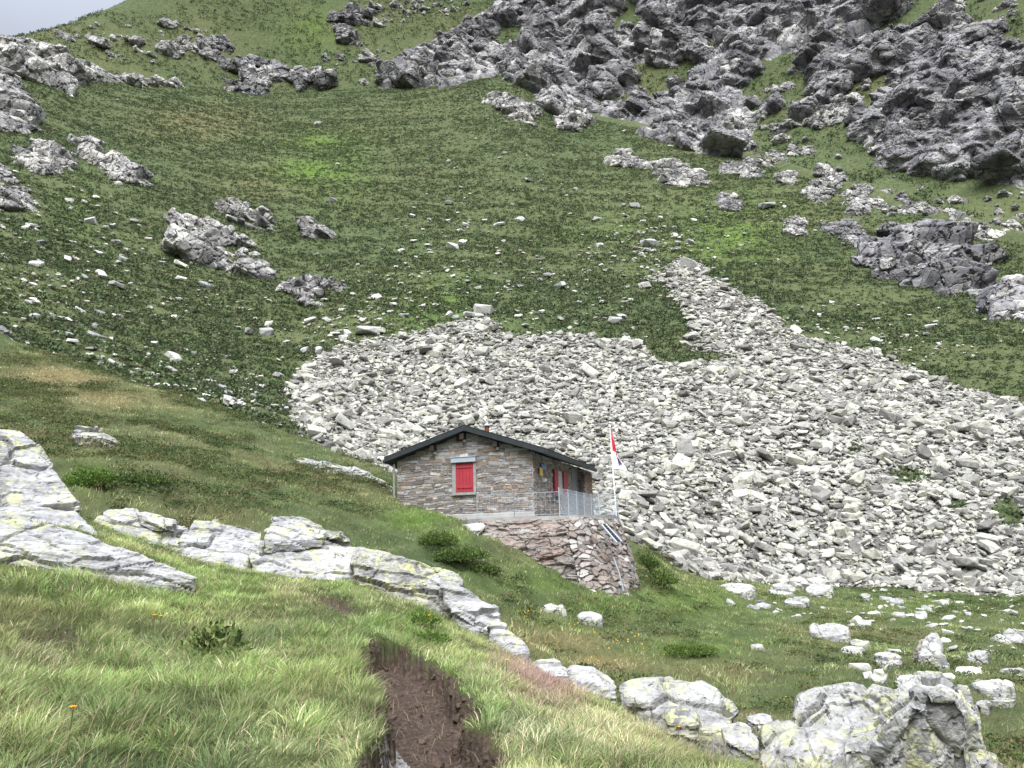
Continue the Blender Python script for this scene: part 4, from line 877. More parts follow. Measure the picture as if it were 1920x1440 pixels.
# side window: two narrow open shutters and a grey board
wn = MB(); wn.box(-.02, .03, sx0, sx1, sz0-.02, sz1); wn = wn.build('window', M_BOARD, hut)
for (a, b) in ((sl0, sx0), (sx1, sl1)):
    m1 = MB(); k = 3
    for i in range(k): m1.box(.045, .085, a+(b-a)*i/k, a+(b-a)*(i+1)/k-.006, sz0, sz1)
    m1.box(.0855, .10, a+.02, b-.02, sz0+.12, sz0+.19); m1.box(.0855, .10, a+.02, b-.02, sz1-.19, sz1-.12); m1.build('shutter', M_RED, wn)
m1 = MB(); m1.box(.0, .12, sl0-.03, sx1, sz0-.08, sz0-.022); m1.build('sill', M_GREY, wn, bevel=.008)
m1 = MB(); m1.box(-.05, -.0, dr0+.05, dr1-.05, .0, 1.9); dn = MB(); dn.box(-.03, .05, dr0, dr0+.05, 0, 1.95); dn.box(-.03, .05, dr1-.05, dr1, 0, 1.95); dn.box(-.03, .05, dr0, dr1, 1.9, 1.95)
m1.box(0, .02, dr0+.06, dr1-.06, .02, 1.88)
dd = m1.build('door', mat_plain('grey_door', (.17, .18, .20), .6), hut); dn.build('door_frame', M_GREY, dd)
m1 = MB(); m1.tube([(.03, dr0+.14, .95), (.09, dr0+.14, .95), (.09, dr0+.26, .95)], .014, 8); m1.build('handle', M_GALV, dd)
# chimney, downpipe, lamp
cx_, cy_, cz_ = hit(913, 805, .9, 'f')
m1 = MB(); m1.tube([(cx_, .9, cz_-.4), (cx_, .9, cz_+.10)], .075, 14); ch = m1.build('chimney', M_RUST, hut, smooth=False)
m1 = MB(); m1.tube([(cx_, .9, cz_+.10), (cx_, .9, cz_+.13), (cx_, .9, cz_+.20)], [.11, .12, .03], 14); m1.build('cowl', M_GALV, ch)
m1 = MB(); m1.tube([(-Wf-.07, -.10, zl-TH-.05), (-Wf-.07, -.10, -.3)], .035, 10)
for z in (zl-.5, .6, .2): m1.box(-Wf-.11, -Wf-.03, -.14, -.05, z, z+.03)
m1.build('downpipe', M_GREY, hut)
y, z = hit(1018, 900, 0, 's')[1:]; m1 = MB(); m1.tube([(0, y, z), (.10, y, z)], [.07, .06], 12); m1.tube([(.10, y, z), (.14, y, z)], [.055, .02], 12); m1.build('wall_lamp', M_WHITE, hut)
# trail signs on the side wall
def hw3(x, y, z): return C0+rv*x+sv*y+np.array([0, 0, z])
for (u, v, hpx, wy, mat_, lab) in ((1019, 876, 10, .5, M_BLUE, 'small blue plate on the side wall of the hut above the yellow one'), (1014.5, 884, 15, .34, M_YEL, 'small yellow plate on the side wall of the hut under the blue one')):
    _, y, z = hit(u, v, .06, 's'); hgt = hpx/F*25.5
    sg = empty('wall_sign', hw3(0, y, z), -VPa); tag(sg, lab, 'sign')
    m1 = MB(); m1.box(.055, .075, -wy/2, wy/2, -hgt/2, hgt/2); m1.build('plate', mat_, sg, bevel=.004)
    m1 = MB(); m1.box(.0, .054, -.03, .03, -.04, .04); m1.build('bracket', M_GALV, sg)
# ------------------------------------------------------------------ platform under the hut: bedrock face, dry stone bastion, concrete terrace
def ring_surface(name, top, bot, mat, nz, nu, disp, label, cat, cols=None, kind=None, rough_=None):
    """top, bot: lists of world points along the face; a curved battered face between them with relief"""
    def res(pts, n):
        pts = np.array(pts); s = np.concatenate([[0], np.cumsum(np.linalg.norm(np.diff(pts, axis=0), axis=1))]); s /= s[-1]; q = np.linspace(0, 1, n)
        return np.stack([np.interp(q, s, pts[:, k]) for k in range(3)], -1)
    A, B = res(top, nu), res(bot, nu); t = np.linspace(0, 1, nz)[:, None, None]
    P = A[None]*(1-t)+B[None]*t
    N_ = np.cross(np.gradient(P, axis=1), np.gradient(P, axis=0)); N_ /= np.linalg.norm(N_, axis=-1, keepdims=True)+1e-9
    cen = P.mean((0, 1)); 
    if (N_[nz//2, nu//2] @ fw) > 0: N_ = -N_
    pf = P.reshape(-1, 3); d, c = disp(pf)
    fade = np.minimum(1, 8*t)[..., 0]+0*P[..., 0]
    V = pf+N_.reshape(-1, 3)*(d*fade.ravel())[:, None]
    a = (np.arange(nz-1)[:, None]*nu+np.arange(nu-1)).ravel(); Q = np.stack([a, a+1, a+nu+1, a+nu], -1)
    return tag(mesh_np(name, V, Q, mat, False, cols=c), label, cat, kind=kind)
def d_bed(p):
    H1, c1, _ = facet(p/np.array([.62, .62, .17])+fbm(p*1.1, 2, 3)[:, None]*.5, 800, .6); H2, c2, _ = facet(p/np.array([.28, .28, .08])+fbm(p*1.9, 2, 3)[:, None]*.6, 820, .6)
    return .06*H1+.028*H2-.03*sstep(.10, 0, c1)+fbm(p*1.0, 3, 5)*.12, None
def d_dry(p):
    w = np.stack([fbm(p*2+k*9, 2, 840+k) for k in range(3)], -1)*.07
    H1, c1, id1 = facet((p+w)/np.array([.25, .25, .13]), 850, .8)
    base = np.array([(.27, .255, .24), (.23, .21, .195), (.18, .155, .14), (.34, .325, .31), (.16, .142, .132), (.20, .165, .145)])
    c = base[(id1*6).astype(int)]*(.8+.4*((id1*37) % 1))[:, None]; c[c1 < .07] *= .0; c[c1 < .07] += np.array([.10, .085, .075])
    return .04*H1+.035*sstep(0, .09, c1)-.03+fbm(p*.9, 2, 7)*.08, c
zt = C0[2]-.03
def tp(u, v, D, z=None):
    p = at(u, v, D); p[2] = zt if z is None else z; return p
topF = [tp(880,985,24.6), tp(906,978,24.0), tp(960,976,23.6), tp(1010,975,23.4), tp(1056,974,23.4)]
botF = [at(880,1012,23.6), at(925,1045,22.7), at(985,1075,22.4), at(1040,1100,22.3), at(1094,1125,22.3)]
topR = [tp(1056,974,23.4), tp(1085,975,23.5), tp(1120,977,24.2), tp(1148,978,25.4), tp(1160,979,27.0), tp(1150,979,30)]
botR = [at(1094,1125,22.3), at(1120,1132,22.25), at(1165,1130,22.8), at(1190,1110,24.0), at(1196,1080,26.0), at(1180,1050,29)]
def soft_curve(pts, n=40):
    pts = [Vector(p) for p in pts]; out = []
    for k in range(len(pts)-1):
        a, b, c, d = pts[max(k-1, 0)], pts[k], pts[k+1], pts[min(k+2, len(pts)-1)]
        for i in range(n):
            t = i/n; out.append(.5*((2*b)+(c-a)*t+(2*a-5*b+4*c-d)*t*t+(3*b-a-3*c+d)*t**3))
    out.append(pts[-1]); return [np.array(p) for p in out]
ring_surface('bedrock_base', soft_curve(topF), soft_curve(botF), M_BED, 110, 260, d_bed, 'rust stained layered rock face under the front of the hut terrace', 'rock face')
ring_surface('retaining_wall', soft_curve(topR), soft_curve(botR), M_DRY, 150, 300, d_dry, 'rounded dry stone retaining wall carrying the right end of the hut terrace', 'wall')
# terrace slab: polygon with thickness
tpoly = [p for p in soft_curve(topF[:], 6)]+[p for p in soft_curve(topR[1:], 6)]
tpoly += [hw3(.3, Lp+1.2, 0), hw3(-.3, .02, 0), hw3(-Wf*.55, -.05, 0)]
ter = MB(); n_ = len(tpoly); cen = np.mean(tpoly, 0)
vs = [(p[0]+(p[0]-cen[0])*.012, p[1]+(p[1]-cen[1])*.012, zt+.05) for p in tpoly]+[(p[0]+(p[0]-cen[0])*.012, p[1]+(p[1]-cen[1])*.012, zt-.07) for p in tpoly]
ter.add(vs, [tuple(range(n_)), tuple(range(2*n_-1, n_-1, -1))]+[(i, i+n_, (i+1) % n_+n_, (i+1) % n_) for i in range(n_)])
to = ter.build('terrace', M_CONC); tag(to, 'concrete terrace slab around the front corner of the hut', 'terrace')
stp = sculpt('path_slab', [([(838,998), (862,984), (905,978), (912,986), (880,1004), (846,1008)], 23.2, .7, .3)], 'pale concrete slab in the grass at the left end of the terrace', 'slab', M_CONC, .04, ((.5, .02),), 95)
# fences: posts, rails and woven wire
ft = zt+.05
def fence(pts, hgt, label, spacing, wire, post=.035, rail=True, bottom=True):
    fo = empty('wire_fence', pts[0]); tag(fo, label, 'fence'); o0 = np.array(pts[0])
    wm = MB(); rm = MB()
    for a, b in zip(pts[:-1], pts[1:]):
        a, b = np.array(a)-o0, np.array(b)-o0; ln = np.linalg.norm(b-a); n_ = max(1, round(ln/1.1))
        for i in range(n_+1):
            p = a+(b-a)*i/n_; pm = MB(); pm.tube([p, p+np.array([0, 0, hgt+.03])], post/2, 8); pm.build('post', M_GALV, fo)
        if rail: rm.bar(a+np.array([0, 0, hgt]), b+np.array([0, 0, hgt]), post*.6, post*.6)
        rm.bar(a+np.array([0, 0, .06]), b+np.array([0, 0, .06]), .012, .012)
        m_ = int(ln/spacing)
        for i in range(m_+1): p = a+(b-a)*i/m_; wm.bar(p+np.array([0, 0, .06]), p+np.array([0, 0, hgt]), wire)
        for i in range(int((hgt-.06)/spacing)+1): zz = np.array([0, 0, .06+i*spacing]); wm.bar(a+zz, b+zz, wire)
    wm.build('wire_mesh', M_GALV, fo); rm.build('rail', M_GALV, fo)
def tpt(u, D): p = at(u, 975, D); p[2] = ft; return p
P1 = tpt(1050, 23.75)
side_end = P1+sv*6.0
for _s in np.linspace(2, 9, 141):
    q = P1+sv*_s
    if proj(q[None])[0][0] > 1122: side_end = q; break
fence([tpt(895, 24.35), tpt(965, 23.95), P1], .70, 'thin light wire fence along the front edge of the terrace', .13, .004, .022, True)
fence([P1, side_end], .80, 'dense grey mesh railing receding along the right side of the terrace', .07, .006, .035)
fence([tpt(1125, 26.3), tpt(1160, 27.0)], .72, 'short grey mesh railing at the far right end of the terrace, next to the flagpole', .07, .007, .035)
# flagpole and flag
base = tpt(1156, 27.2); tip = at(1143.5, 800, 27.2)
m1 = MB(); m1.tube([base, base*.5+tip*.5, tip], [.024, .021, .016], 12); m1.tube([tip, tip+np.array([0, 0, .05])], [.035, .02], 12); fp = m1.build('flagpole', M_WHITE); tag(fp, 'slender white flagpole at the right end of the hut terrace', 'flagpole')
ax = (base-tip); nu_, nv_ = 34, 30; hoist = 1.42/np.linalg.norm(ax)
FV = []; FC = []
for i in range(nv_):
    s = i/(nv_-1); hp = tip+ax*(.01+hoist*s)+rt*.03
    outw = .11+.33*sstep(.30, 1.0, s); droop = .75*(1-s)**1.2+.10*s
    for j in range(nu_):
        t = j/(nu_-1); fold = math.sin(t*9+s*4)*.05*(.3+t); fold2 = math.sin(t*15+s*9)*.018
        p = hp+rt*(outw*(t**.8))*(1-.25*math.sin(s*7+t*3)*t*(1-s))-np.array([0, 0, 1.0])*droop*t*.8+fw*(fold+fold2)+rt*(fold*.4*(1-s))
        FV.append(p)
        if s < .56-.12*t: c = (.55, .03, .06)
        elif .35 < t < .86 and .58 < s < .90-.25*(t-.35): c = (.16, .17, .50) if t < .68 else (.55, .06, .10)
        else: c = (.80, .80, .80)
        FC.append(c)
a = (np.arange(nv_-1)[:, None]*nu_+np.arange(nu_-1)).ravel()
fo = mesh_np('flag', FV, np.stack([a, a+1, a+nu_+1, a+nu_], -1), M_FLAG, True, cols=np.array(FC)); tag(fo, 'limp red and white flag with a blue patch hanging from the pole', 'flag')
md = fo.modifiers.new('Solid', 'SOLIDIFY'); md.thickness = .006
# ladder rails at the bastion
lad = empty('metal_ladder', at(1128, 985, 23.6)); o0 = at(1128, 985, 23.6); tag(lad, 'white railed metal ladder leaning on the dry stone wall', 'ladder')
pA, pB, pC, pD = (at(1128,984,23.55)-o0, at(1157,1018,22.75)-o0, at(1136,983,23.75)-o0, at(1166,1016,22.95)-o0)
for a, b in ((pA, pB), (pC, pD)):
    m1 = MB(); m1.bar(a, b, .04, .04); m1.build('side_rail', M_ZINC, lad)
m1 = MB()
for i in range(1, 9): m1.bar(pA+(pB-pA)*i/9, pC+(pD-pC)*i/9, .03)
m1.build('rung', M_BLACK, lad)
m1 = MB(); m1.bar((pA+pC)/2+(pD-pC)*.05+fw*.02, (pB+pD)/2-(pD-pC)*.05+fw*.02, .07, .02); m1.build('cable_channel', M_BLACK, lad)
a, b = at(1150,1045,22.55), at(1169,1108,22.45); m1 = MB(); m1.tube([a, a*.5+b*.5+np.array([.03, 0, 0]), b], .02, 8); tag(m1.build('drain_pipe', M_ZINC), 'thin pale drain pipe running down the dry stone wall', 'pipe')
# puddle on the path
fl_ = G.reshape(-1, 3); wj = fbm(fl_*6, 3, 66).reshape(NR, NC)*10
wmk = inpoly(GU+wj, GV+wj, [(716,1500), (712,1425), (716,1398), (722,1394), (734,1412), (744,1412), (756,1432), (772,1450), (780,1500)]) & (RI < idx['A2']) & (RI > 0)
zs_ = blur(G[..., 2], 3)
a = (np.arange(NR-1)[:, None]*NC+np.arange(NC-1)); am_ = a[wmk[:-1, :-1]]
if am_.size:
    Q = np.stack([am_, am_+1, am_+NC+1, am_+NC], -1); us_ = np.unique(Q); re_ = np.zeros(NR*NC, int); re_[us_] = np.arange(len(us_))
    Vw = fl_[us_].copy(); Vw[:, 2] = zs_.ravel()[us_]+.012
    tw = NT('wet_trickle'); nw = tw.noise(tw.pos(), 22, 5, .7)
    tag(mesh_np('water', Vw, re_[Q], tw.principled(tw.ramp(nw, [(.38, (.07, .06, .05)), (.6, (.26, .26, .27))]), .12, tw.bump(nw, .03, 1.), .8), True), kind='structure')
cw = ((dirt > .75)*(RI < idx['A3'])*area*np.interp(GD, [3, 9], [1.2, .6])).ravel(); cw /= cw.sum(); pk = RNG.choice(len(flat), 900, p=cw)
szs = np.clip(RNG.lognormal(math.log(.02), .65, 900), .006, .08); VV, FF, off = [], [], 0
for k, s_ in zip(pk, szs):
    Vq, Fc = VAR[k % 28]; A = np.array(rot_for((0, 0, 1), k % 7, k % 5, .6))*s_*np.array([1, 1.1, 1.9]); VV.append(Vq @ A.T+flat[k]+np.array([0, 0, s_*.05])); FF.append(Fc+off); off += len(Vq)
tag(mesh_np('clods', np.concatenate(VV), np.concatenate(FF), mat_plain('peaty_soil', (.06, .043, .034), .95, .1, var=.6, sc=20), False), 'dark crumbs of peaty soil on the eroded path', 'soil', kind='stuff')
# ------------------------------------------------------------------ grass
def blades(name, P, hgt, wid, ang, lean, col, segs, label, mat=M_BLADE, cat='grass'):
    n_ = len(P); dirv = np.stack([np.cos(ang), np.sin(ang), np.zeros(n_)], -1); tw_ = ang+RNG.uniform(-1.2, 1.2, n_)+math.pi/2
    side = np.stack([np.cos(tw_), np.sin(tw_), np.zeros(n_)], -1)
    V = np.zeros((n_, (segs+1)*2, 3)); 
    for k in range(segs+1):
        t = k/segs; c = P+np.array([0, 0, 1])*(hgt*(t-.45*lean*t*t))[:, None]+dirv*(hgt*lean*t**1.8*.95)[:, None]
        w = (wid*(1-t**1.6)+.0006)[:, None]*.5
        V[:, 2*k] = c-side*w; V[:, 2*k+1] = c+side*w
    b = np.arange(n_)[:, None]*(segs+1)*2
    Q = np.concatenate([np.stack([b[:, 0]+2*k, b[:, 0]+2*k+1, b[:, 0]+2*k+3, b[:, 0]+2*k+2], -1) for k in range(segs)])
    cc = np.repeat(col, (segs+1)*2, 0)
    return tag(mesh_np(name, V.reshape(-1, 3), Q, mat, True, cols=cc), label, cat, kind='stuff')
def tuft(P, sz, s=0):
    q = P[:, :2]/sz; f = np.floor(q).astype(np.int64); z0 = np.zeros(len(P), np.int64); b = np.full(len(P), 1e9); O = np.zeros((len(P), 2)); Hs = np.zeros(len(P))
    for dx in (-1, 0, 1):
        for dy in (-1, 0, 1):
            i, j = f[:, 0]+dx, f[:, 1]+dy; ex = q[:, 0]-(i+h3(i, j, z0, s)); ey = q[:, 1]-(j+h3(i, j, z0, s+1)); d = ex*ex+ey*ey; n_ = d < b
            b = np.where(n_, d, b); O[n_, 0] = ex[n_]; O[n_, 1] = ey[n_]; Hs = np.where(n_, h3(i, j, z0, s+2), Hs)
    return O, np.sqrt(b), Hs
def sample(maskw, n_):
    w = np.clip(maskw, 0, None).ravel(); w = w/w.sum(); k = RNG.choice(len(w), n_, p=w); i, j = np.divmod(k, NC)
    ti, tj = RNG.random(n_), RNG.random(n_); i2, j2 = np.minimum(i+1, NR-1), np.minimum(j+1, NC-1)
    P = (G[i, j]*((1-ti)*(1-tj))[:, None]+G[i2, j]*(ti*(1-tj))[:, None]+G[i, j2]*((1-ti)*tj)[:, None]+G[i2, j2]*(ti*tj)[:, None])
    return P, k
C_L, C_O, C_S, C_D = np.array([.150, .212, .068]), np.array([.192, .206, .088]), np.array([.42, .385, .25]), np.array([.105, .145, .064])
def tint(P, k, n1s, brown=0., far=False):
    n_ = len(P); lu = lush.ravel()[k]; dr = dry.ravel()[k]
    a = fbm(P*n1s, 3, 900); b = fbm(P*n1s*3.1, 3, 910); r_ = RNG.random(n_)
    c = C_O[None]+(C_D-C_O)[None]*np.clip(.45-1.6*a, 0, 1)[:, None]
    c = c+(C_L-c)*np.clip(lu*1.1+.9*b+.30, 0, 1)[:, None]
    st = np.clip(dr*1.0+.5*a*b-.1, 0, 1)
    c = np.where((r_ < st*.50+.08)[:, None], C_S[None]*RNG.uniform(.55, 1.1, n_)[:, None], c)
    if brown: c = np.where((RNG.random(n_) < brown*np.clip(.3+b, 0, 1))[:, None], np.array([.11, .065, .040])[None], c)
    return c*RNG.uniform(.7, 1.3, n_)[:, None]
inaz = (np.abs(AZ)[None] < math.radians(40))+0.0
free = (dirt < .62)*inaz
nW = near*free*(RI > 8)*area*np.interp(GD, [1, 4, 8, 14], [.25, 1.0, .50, .30])
P, k = sample(nW, 380000)
clump = fbm(P*1.3, 3, 950); D_ = np.hypot(P[:, 0], P[:, 1])
dist = dirt.ravel()[k]
tO, tb, tH = tuft(P+fbm(P*3, 2, 77)[:, None]*.08, .34, 71)
hgt = np.clip(.088+.045*clump+.075*(tH-.5)+.05*(.5-tb)+RNG.normal(0, .032, len(P)), .03, .27)*np.interp(D_, [3, 8, 13], [1.05, 1.0, .62])
near_edge = np.clip(1-blur(dirt, 6).ravel()[k]*.7, .6, 1); hgt *= near_edge
wx_ = np.cos(.2+2.0*fbm(P*.7, 2, 960)); wy_ = np.sin(.2+2.0*fbm(P*.7, 2, 960)); ang = np.arctan2(tO[:, 1]*2.4+wy_*.4, tO[:, 0]*2.4+wx_*.4)+RNG.normal(0, .75, len(P))
col = tint(P, k, .7, .10)*1.42*(np.exp(.60*fbm(P*1.5, 3, 985))*(.78+.44*tH))[:, None]*np.interp(tH*7 % 1, [0, 1], [.9, 1.1])[:, None]
pu, pv, _ = proj(P); pink = np.exp(-((pu-1040)/70)**2-((pv-1275)/38)**2)*1.1+.5*np.exp(-((pu-1000)/90)**2-((pv-1250)/30)**2)
pk_ = RNG.random(len(P)) < pink*.75; col[pk_] = np.array([.40, .27, .235])*RNG.uniform(.7, 1.1, pk_.sum())[:, None]; hgt[pk_] += .03
blades('meadow_grass', P-np.array([0, 0, .01]), hgt, RNG.uniform(.003, .0065, len(P))*np.interp(D_, [3, 12], [.9, 1.5]), ang, np.clip(RNG.normal(.72, .25, len(P)), .1, 1.25), col, 4, 'long windblown green and straw grass of the foreground meadow')
# straw stalks with seed heads
P, k = sample(nW, 4500); n_ = len(P)
blades('seeding_grass', P, RNG.uniform(.16, .36, n_), RNG.uniform(.002, .004, n_), .2+RNG.normal(0, .7, n_), RNG.uniform(.3, .9, n_), np.array([.40, .32, .20])[None]*RNG.uniform(.6, 1.1, n_)[:, None], 4, 'thin straw coloured seed stalks in the foreground grass')
rw_ = (blur((dirt > .5).astype(float), 4)*(dirt > .3)*(RI < idx['A3'])*area); P, k = sample(rw_, 900); n_ = len(P)
blades('dead_straw', P+np.array([0, 0, .012]), RNG.uniform(.05, .20, n_), RNG.uniform(.002, .0035, n_), RNG.uniform(0, 6.28, n_), RNG.uniform(1.0, 1.9, n_), np.array([.26, .20, .13])[None]*RNG.uniform(.4, 1.3, n_)[:, None], 3, 'dead straw and roots lying on the bare soil', cat='straw')
# hillside
hutx = (((GU > 745) & (GU < 1160) & (GV < 975) & (GV > 800)) & (RI > idx['B2']+45))
mW = mid*inaz*area*(T < .5)*~hutx*np.interp(GD, [10, 20, 48], [1.0, .9, .45])
P, k = sample(mW, 300000); D_ = np.hypot(P[:, 0], P[:, 1]); n_ = len(P); cl = fbm(P*.8, 3, 970)
tO, tb, tH = tuft(P, .6, 91); hgt = np.clip(.09+.06*cl+.09*(tH-.5)+.07*(.45-tb)+RNG.normal(0, .03, n_), .03, .30)
blades('hillside_grass', P-np.array([0, 0, .01]), hgt, RNG.uniform(.008, .016, n_)*np.interp(D_, [12, 45], [.8, 1.7]), np.arctan2(tO[:, 1]*1.8, tO[:, 0]*1.8+.5)+RNG.normal(0, .5, n_), np.clip(RNG.normal(.65, .3, n_), .05, 1.2), tint(P, k, .35, .22)*(np.exp(.6*fbm(P*.9, 3, 986))*(.92+.55*tH))[:, None], 2, 'rough green, olive and straw grass on the hillside around the hut')
# heath on the shoulder: dark leaf mounds
def heath(name, wmap, n_c, per, rad, hgt_, leaf, cols, label, thr=.0, ns=.5):
    P, k = sample(wmap, n_c); nz = fbm(P*ns, 3, 990); P = P[nz > thr]; n_ = len(P)
    R_ = RNG.uniform(*rad, n_); Hh = R_*RNG.uniform(*hgt_, n_); base = np.array(cols)[RNG.integers(0, len(cols), n_)]
    a = RNG.uniform(0, 2*math.pi, (n_, per)); q = np.sqrt(RNG.random((n_, per))); zf = np.sqrt(np.clip(1-q*q, 0, 1))
    c = P[:, None]+np.stack([np.cos(a)*q*R_[:, None], np.sin(a)*q*R_[:, None], zf*Hh[:, None]*RNG.uniform(.6, 1.1, (n_, per))], -1)
    c = c.reshape(-1, 3); m_ = len(c); s = RNG.uniform(.6, 1.4, m_)*leaf
    t1 = RNG.normal(size=(m_, 3)); t1 /= np.linalg.norm(t1, axis=1, keepdims=True); t1[:, 2] = np.abs(t1[:, 2])*.7+.15; t2 = np.cross(t1, RNG.normal(size=(m_, 3))); t2 /= np.linalg.norm(t2, axis=1, keepdims=True)
    V = np.stack([c-t2*s[:, None]*.45, c+t2*s[:, None]*.45, c+t1*s[:, None]*1.2], 1).reshape(-1, 3)
    cc = np.repeat(np.repeat(base, per, 0)*RNG.uniform(.65, 1.35, m_)[:, None], 3, 0)
    return tag(mesh_np(name, V, np.arange(m_*3).reshape(-1, 3), M_LEAF, False, cols=cc), label, 'heath', kind='stuff')
DK = [(.060, .088, .032), (.080, .108, .038), (.10, .122, .046), (.125, .105, .058), (.045, .070, .028)]
heath('heath', mid*inaz*area*(T < .3)*~hutx*(dry < .75)*(GU < 1250)*np.where(GU < 720, 1.0, .45), 6500, 80, (.18, .55), (.30, .55), .036, DK, 'dark low heath mounds on the shoulder and around the hut', .02)
heath('heath', mid*inaz*area*(T < .3)*(GU > 1200)*(dry < .7), 3000, 60, (.15, .40), (.25, .5), .036, DK+[(.06, .09, .025)], 'dark low heath mounds in the right meadow', .05)
DM = [(.068, .096, .048), (.080, .112, .054), (.094, .124, .059), (.088, .096, .060)]
heath('mountain_heath', mtn*inaz*(T < .3)*(RI < idx['C5'])*area*np.interp(GD, [45, 150, 300], [1, .45, .25])*(lush < .5), 46000, 16, (.30, .85), (.18, .38), .22, DM, 'dark low heath tufts over the grassy mountainside', -.12, np.array([.10, .22, .35]))
heath('mountain_heath', mtn*inaz*(T < .3)*(RI < idx['C5'])*area*np.interp(GD, [45, 150, 300], [1, .55, .35]), 42000, 9, (.18, .5), (.25, .5), .20, [(.066, .098, .043), (.082, .116, .049), (.098, .130, .055), (.115, .12, .066)], 'short mid green heath tufts over the grassy mountainside', -.6, .2)
heath('ridge_heath', (RI >= idx['C7'])*(RI < idx['C8'])*inaz*area, 30000, 10, (.5, 1.5), (.2, .45), .42, DM, 'dark low heath tufts on the upper ridge', -.1, .08)
fW = mtn*inaz*(T < .35)*area*(RI < idx['C5']+6)*np.interp(GD, [45, 120, 300], [1, .5, .22])
P, k = sample(fW, 260000); n_ = len(P); D_ = np.hypot(P[:, 0], P[:, 1])
blades('mountain_grass', P, RNG.uniform(.10, .32, n_), RNG.uniform(.02, .05, n_)*np.interp(D_, [50, 270], [.8, 2.6]), RNG.uniform(0, 6.28, n_), RNG.uniform(.2, 1.0, n_), tint(P, k, .08, .12)*np.array([.50, .57, .58]), 1, 'short alpine grass covering the mountainside')
uW = (RI >= idx['C7'])*(RI < idx['C8'])*inaz*area
P, k = sample(uW, 60000); n_ = len(P)
blades('ridge_grass', P, RNG.uniform(.25, .7, n_), RNG.uniform(.10, .3, n_), RNG.uniform(0, 6.28, n_), RNG.uniform(.2, 1, n_), tint(P, k, .04, .1)*np.array([.38, .44, .48]), 1, 'short alpine grass on the upper ridge')
# ------------------------------------------------------------------ single shrubs and flowers
def shrub(u, v, lo, hi, R_, Hh, n_, leaf, cols, label, D=None):
    p, nn, _ = find(u, v, lo, hi); sh = empty('shrub', p); tag(sh, label, 'shrub'); rr = np.random.default_rng(u)
    lob = [(0, 0, 1.0)]+[(rr.uniform(-.6, .6), rr.uniform(-.6, .6), rr.uniform(.45, .75)) for _ in range(5)]
    cs = []
    for (lx, ly, ls) in lob:
        m_ = int(n_*ls/3.5); d = rr.normal(size=(m_, 3)); d /= np.linalg.norm(d, axis=1, keepdims=True); d[:, 2] = np.abs(d[:, 2]); q = rr.uniform(.55, 1.05, m_)[:, None]
        cs.append(np.array([lx*R_, ly*R_, 0])+d*q*np.array([R_*ls, R_*ls, Hh*ls]))
    c = np.concatenate(cs); m_ = len(c); s = rr.uniform(.6, 1.4, m_)*leaf
    t1 = c/np.array([R_, R_, Hh])+rr.normal(size=(m_, 3))*.6; t1[:, 2] += .4; t1 /= np.linalg.norm(t1, axis=1, keepdims=True); t2 = np.cross(t1, rr.normal(size=(m_, 3))); t2 /= np.linalg.norm(t2, axis=1, keepdims=True)
    V = np.stack([c, c+t1*s[:, None]*.5-t2*s[:, None]*.28, c+t1*s[:, None], c+t1*s[:, None]*.5+t2*s[:, None]*.28], 1).reshape(-1, 3)
    cc = np.repeat(np.array(cols)[rr.integers(0, len(cols), m_)]*rr.uniform(.7, 1.3, m_)[:, None], 4, 0)
    mesh_np('foliage', V, np.arange(m_*4).reshape(-1, 4), M_LEAF, False, cols=cc, parent=sh)
    st = MB()
    for _ in range(7):
        a = rr.uniform(0, 6.28); st.tube([(0, 0, -.05), (math.cos(a)*R_*.3, math.sin(a)*R_*.3, Hh*.4), (math.cos(a)*R_*.6, math.sin(a)*R_*.6, Hh*.75)], [leaf*.12, leaf*.09, leaf*.05], 5)
    st.build('stem', M_WOOD, sh)
GR = [(.08, .125, .035), (.10, .15, .042), (.13, .18, .05)]; DKG = [(.048, .080, .028), (.065, .10, .034), (.085, .12, .042)]
shrub(402, 1225, 'A1', 'A3', .26, .24, 900, .05, [(.07, .12, .03), (.12, .17, .05), (.20, .22, .09), (.05, .08, .025)], 'leafy pale green dwarf shrub in the foreground meadow grass')
shrub(862, 1050, 'B1', 'B3', .75, .34, 6000, .05, GR+DKG, 'dark green bush below the pale slab left of the rock face')
shrub(905, 1070, 'B1', 'B3', .40, .18, 3000, .045, GR+DKG, 'mid green bush just right of the dark bush under the rock face')
shrub(820, 1020, 'B1', 'B3', .5, .35, 4000, .05, GR, 'small green bush left above the dark bush by the path slab')
shrub(165, 912, 'B1', 'B3', .5, .40, 5500, .05, [(.10, .17, .035), (.13, .20, .05), (.08, .13, .03)], 'bright green bush beside the huge left boulder')
shrub(255, 905, 'B1', 'B3', .8, .2, 5000, .045, DKG+GR, 'broad dark green bush right of the bright green bush')
shrub(1212, 1065, 'B2', 'B4', .5, .6, 5000, .05, DKG+GR, 'dark green bush at the right foot of the dry stone wall')
shrub(1235, 1095, 'B2', 'B4', .6, .45, 2200, .09, GR, 'lighter green bush in front of the bush by the dry stone wall')
shrub(1290, 1222, 'B1', 'B3', .7, .16, 5500, .045, [(.085, .135, .034), (.11, .16, .045)], 'bright green low clump in the middle of the dry meadow')
shrub(790, 1170, 'A2', 'A4', .20, .15, 900, .035, [(.09, .16, .03), (.12, .19, .04)], 'small fresh green plant above the eroded path')
shrub(800, 1205, 'A2', 'A4', .22, .14, 900, .035, [(.08, .14, .03), (.11, .18, .04)], 'low leafy plant at the top edge of the eroded bank')
M_PET = mat_plain('yellow_petal', (.80, .48, .02), .6, .2, var=.15, sc=40); M_PETO = mat_plain('orange_petal', (.85, .28, .02), .6, .2, var=.15, sc=40); M_STEM = mat_plain('green_stem', (.07, .12, .03), .7, .2)
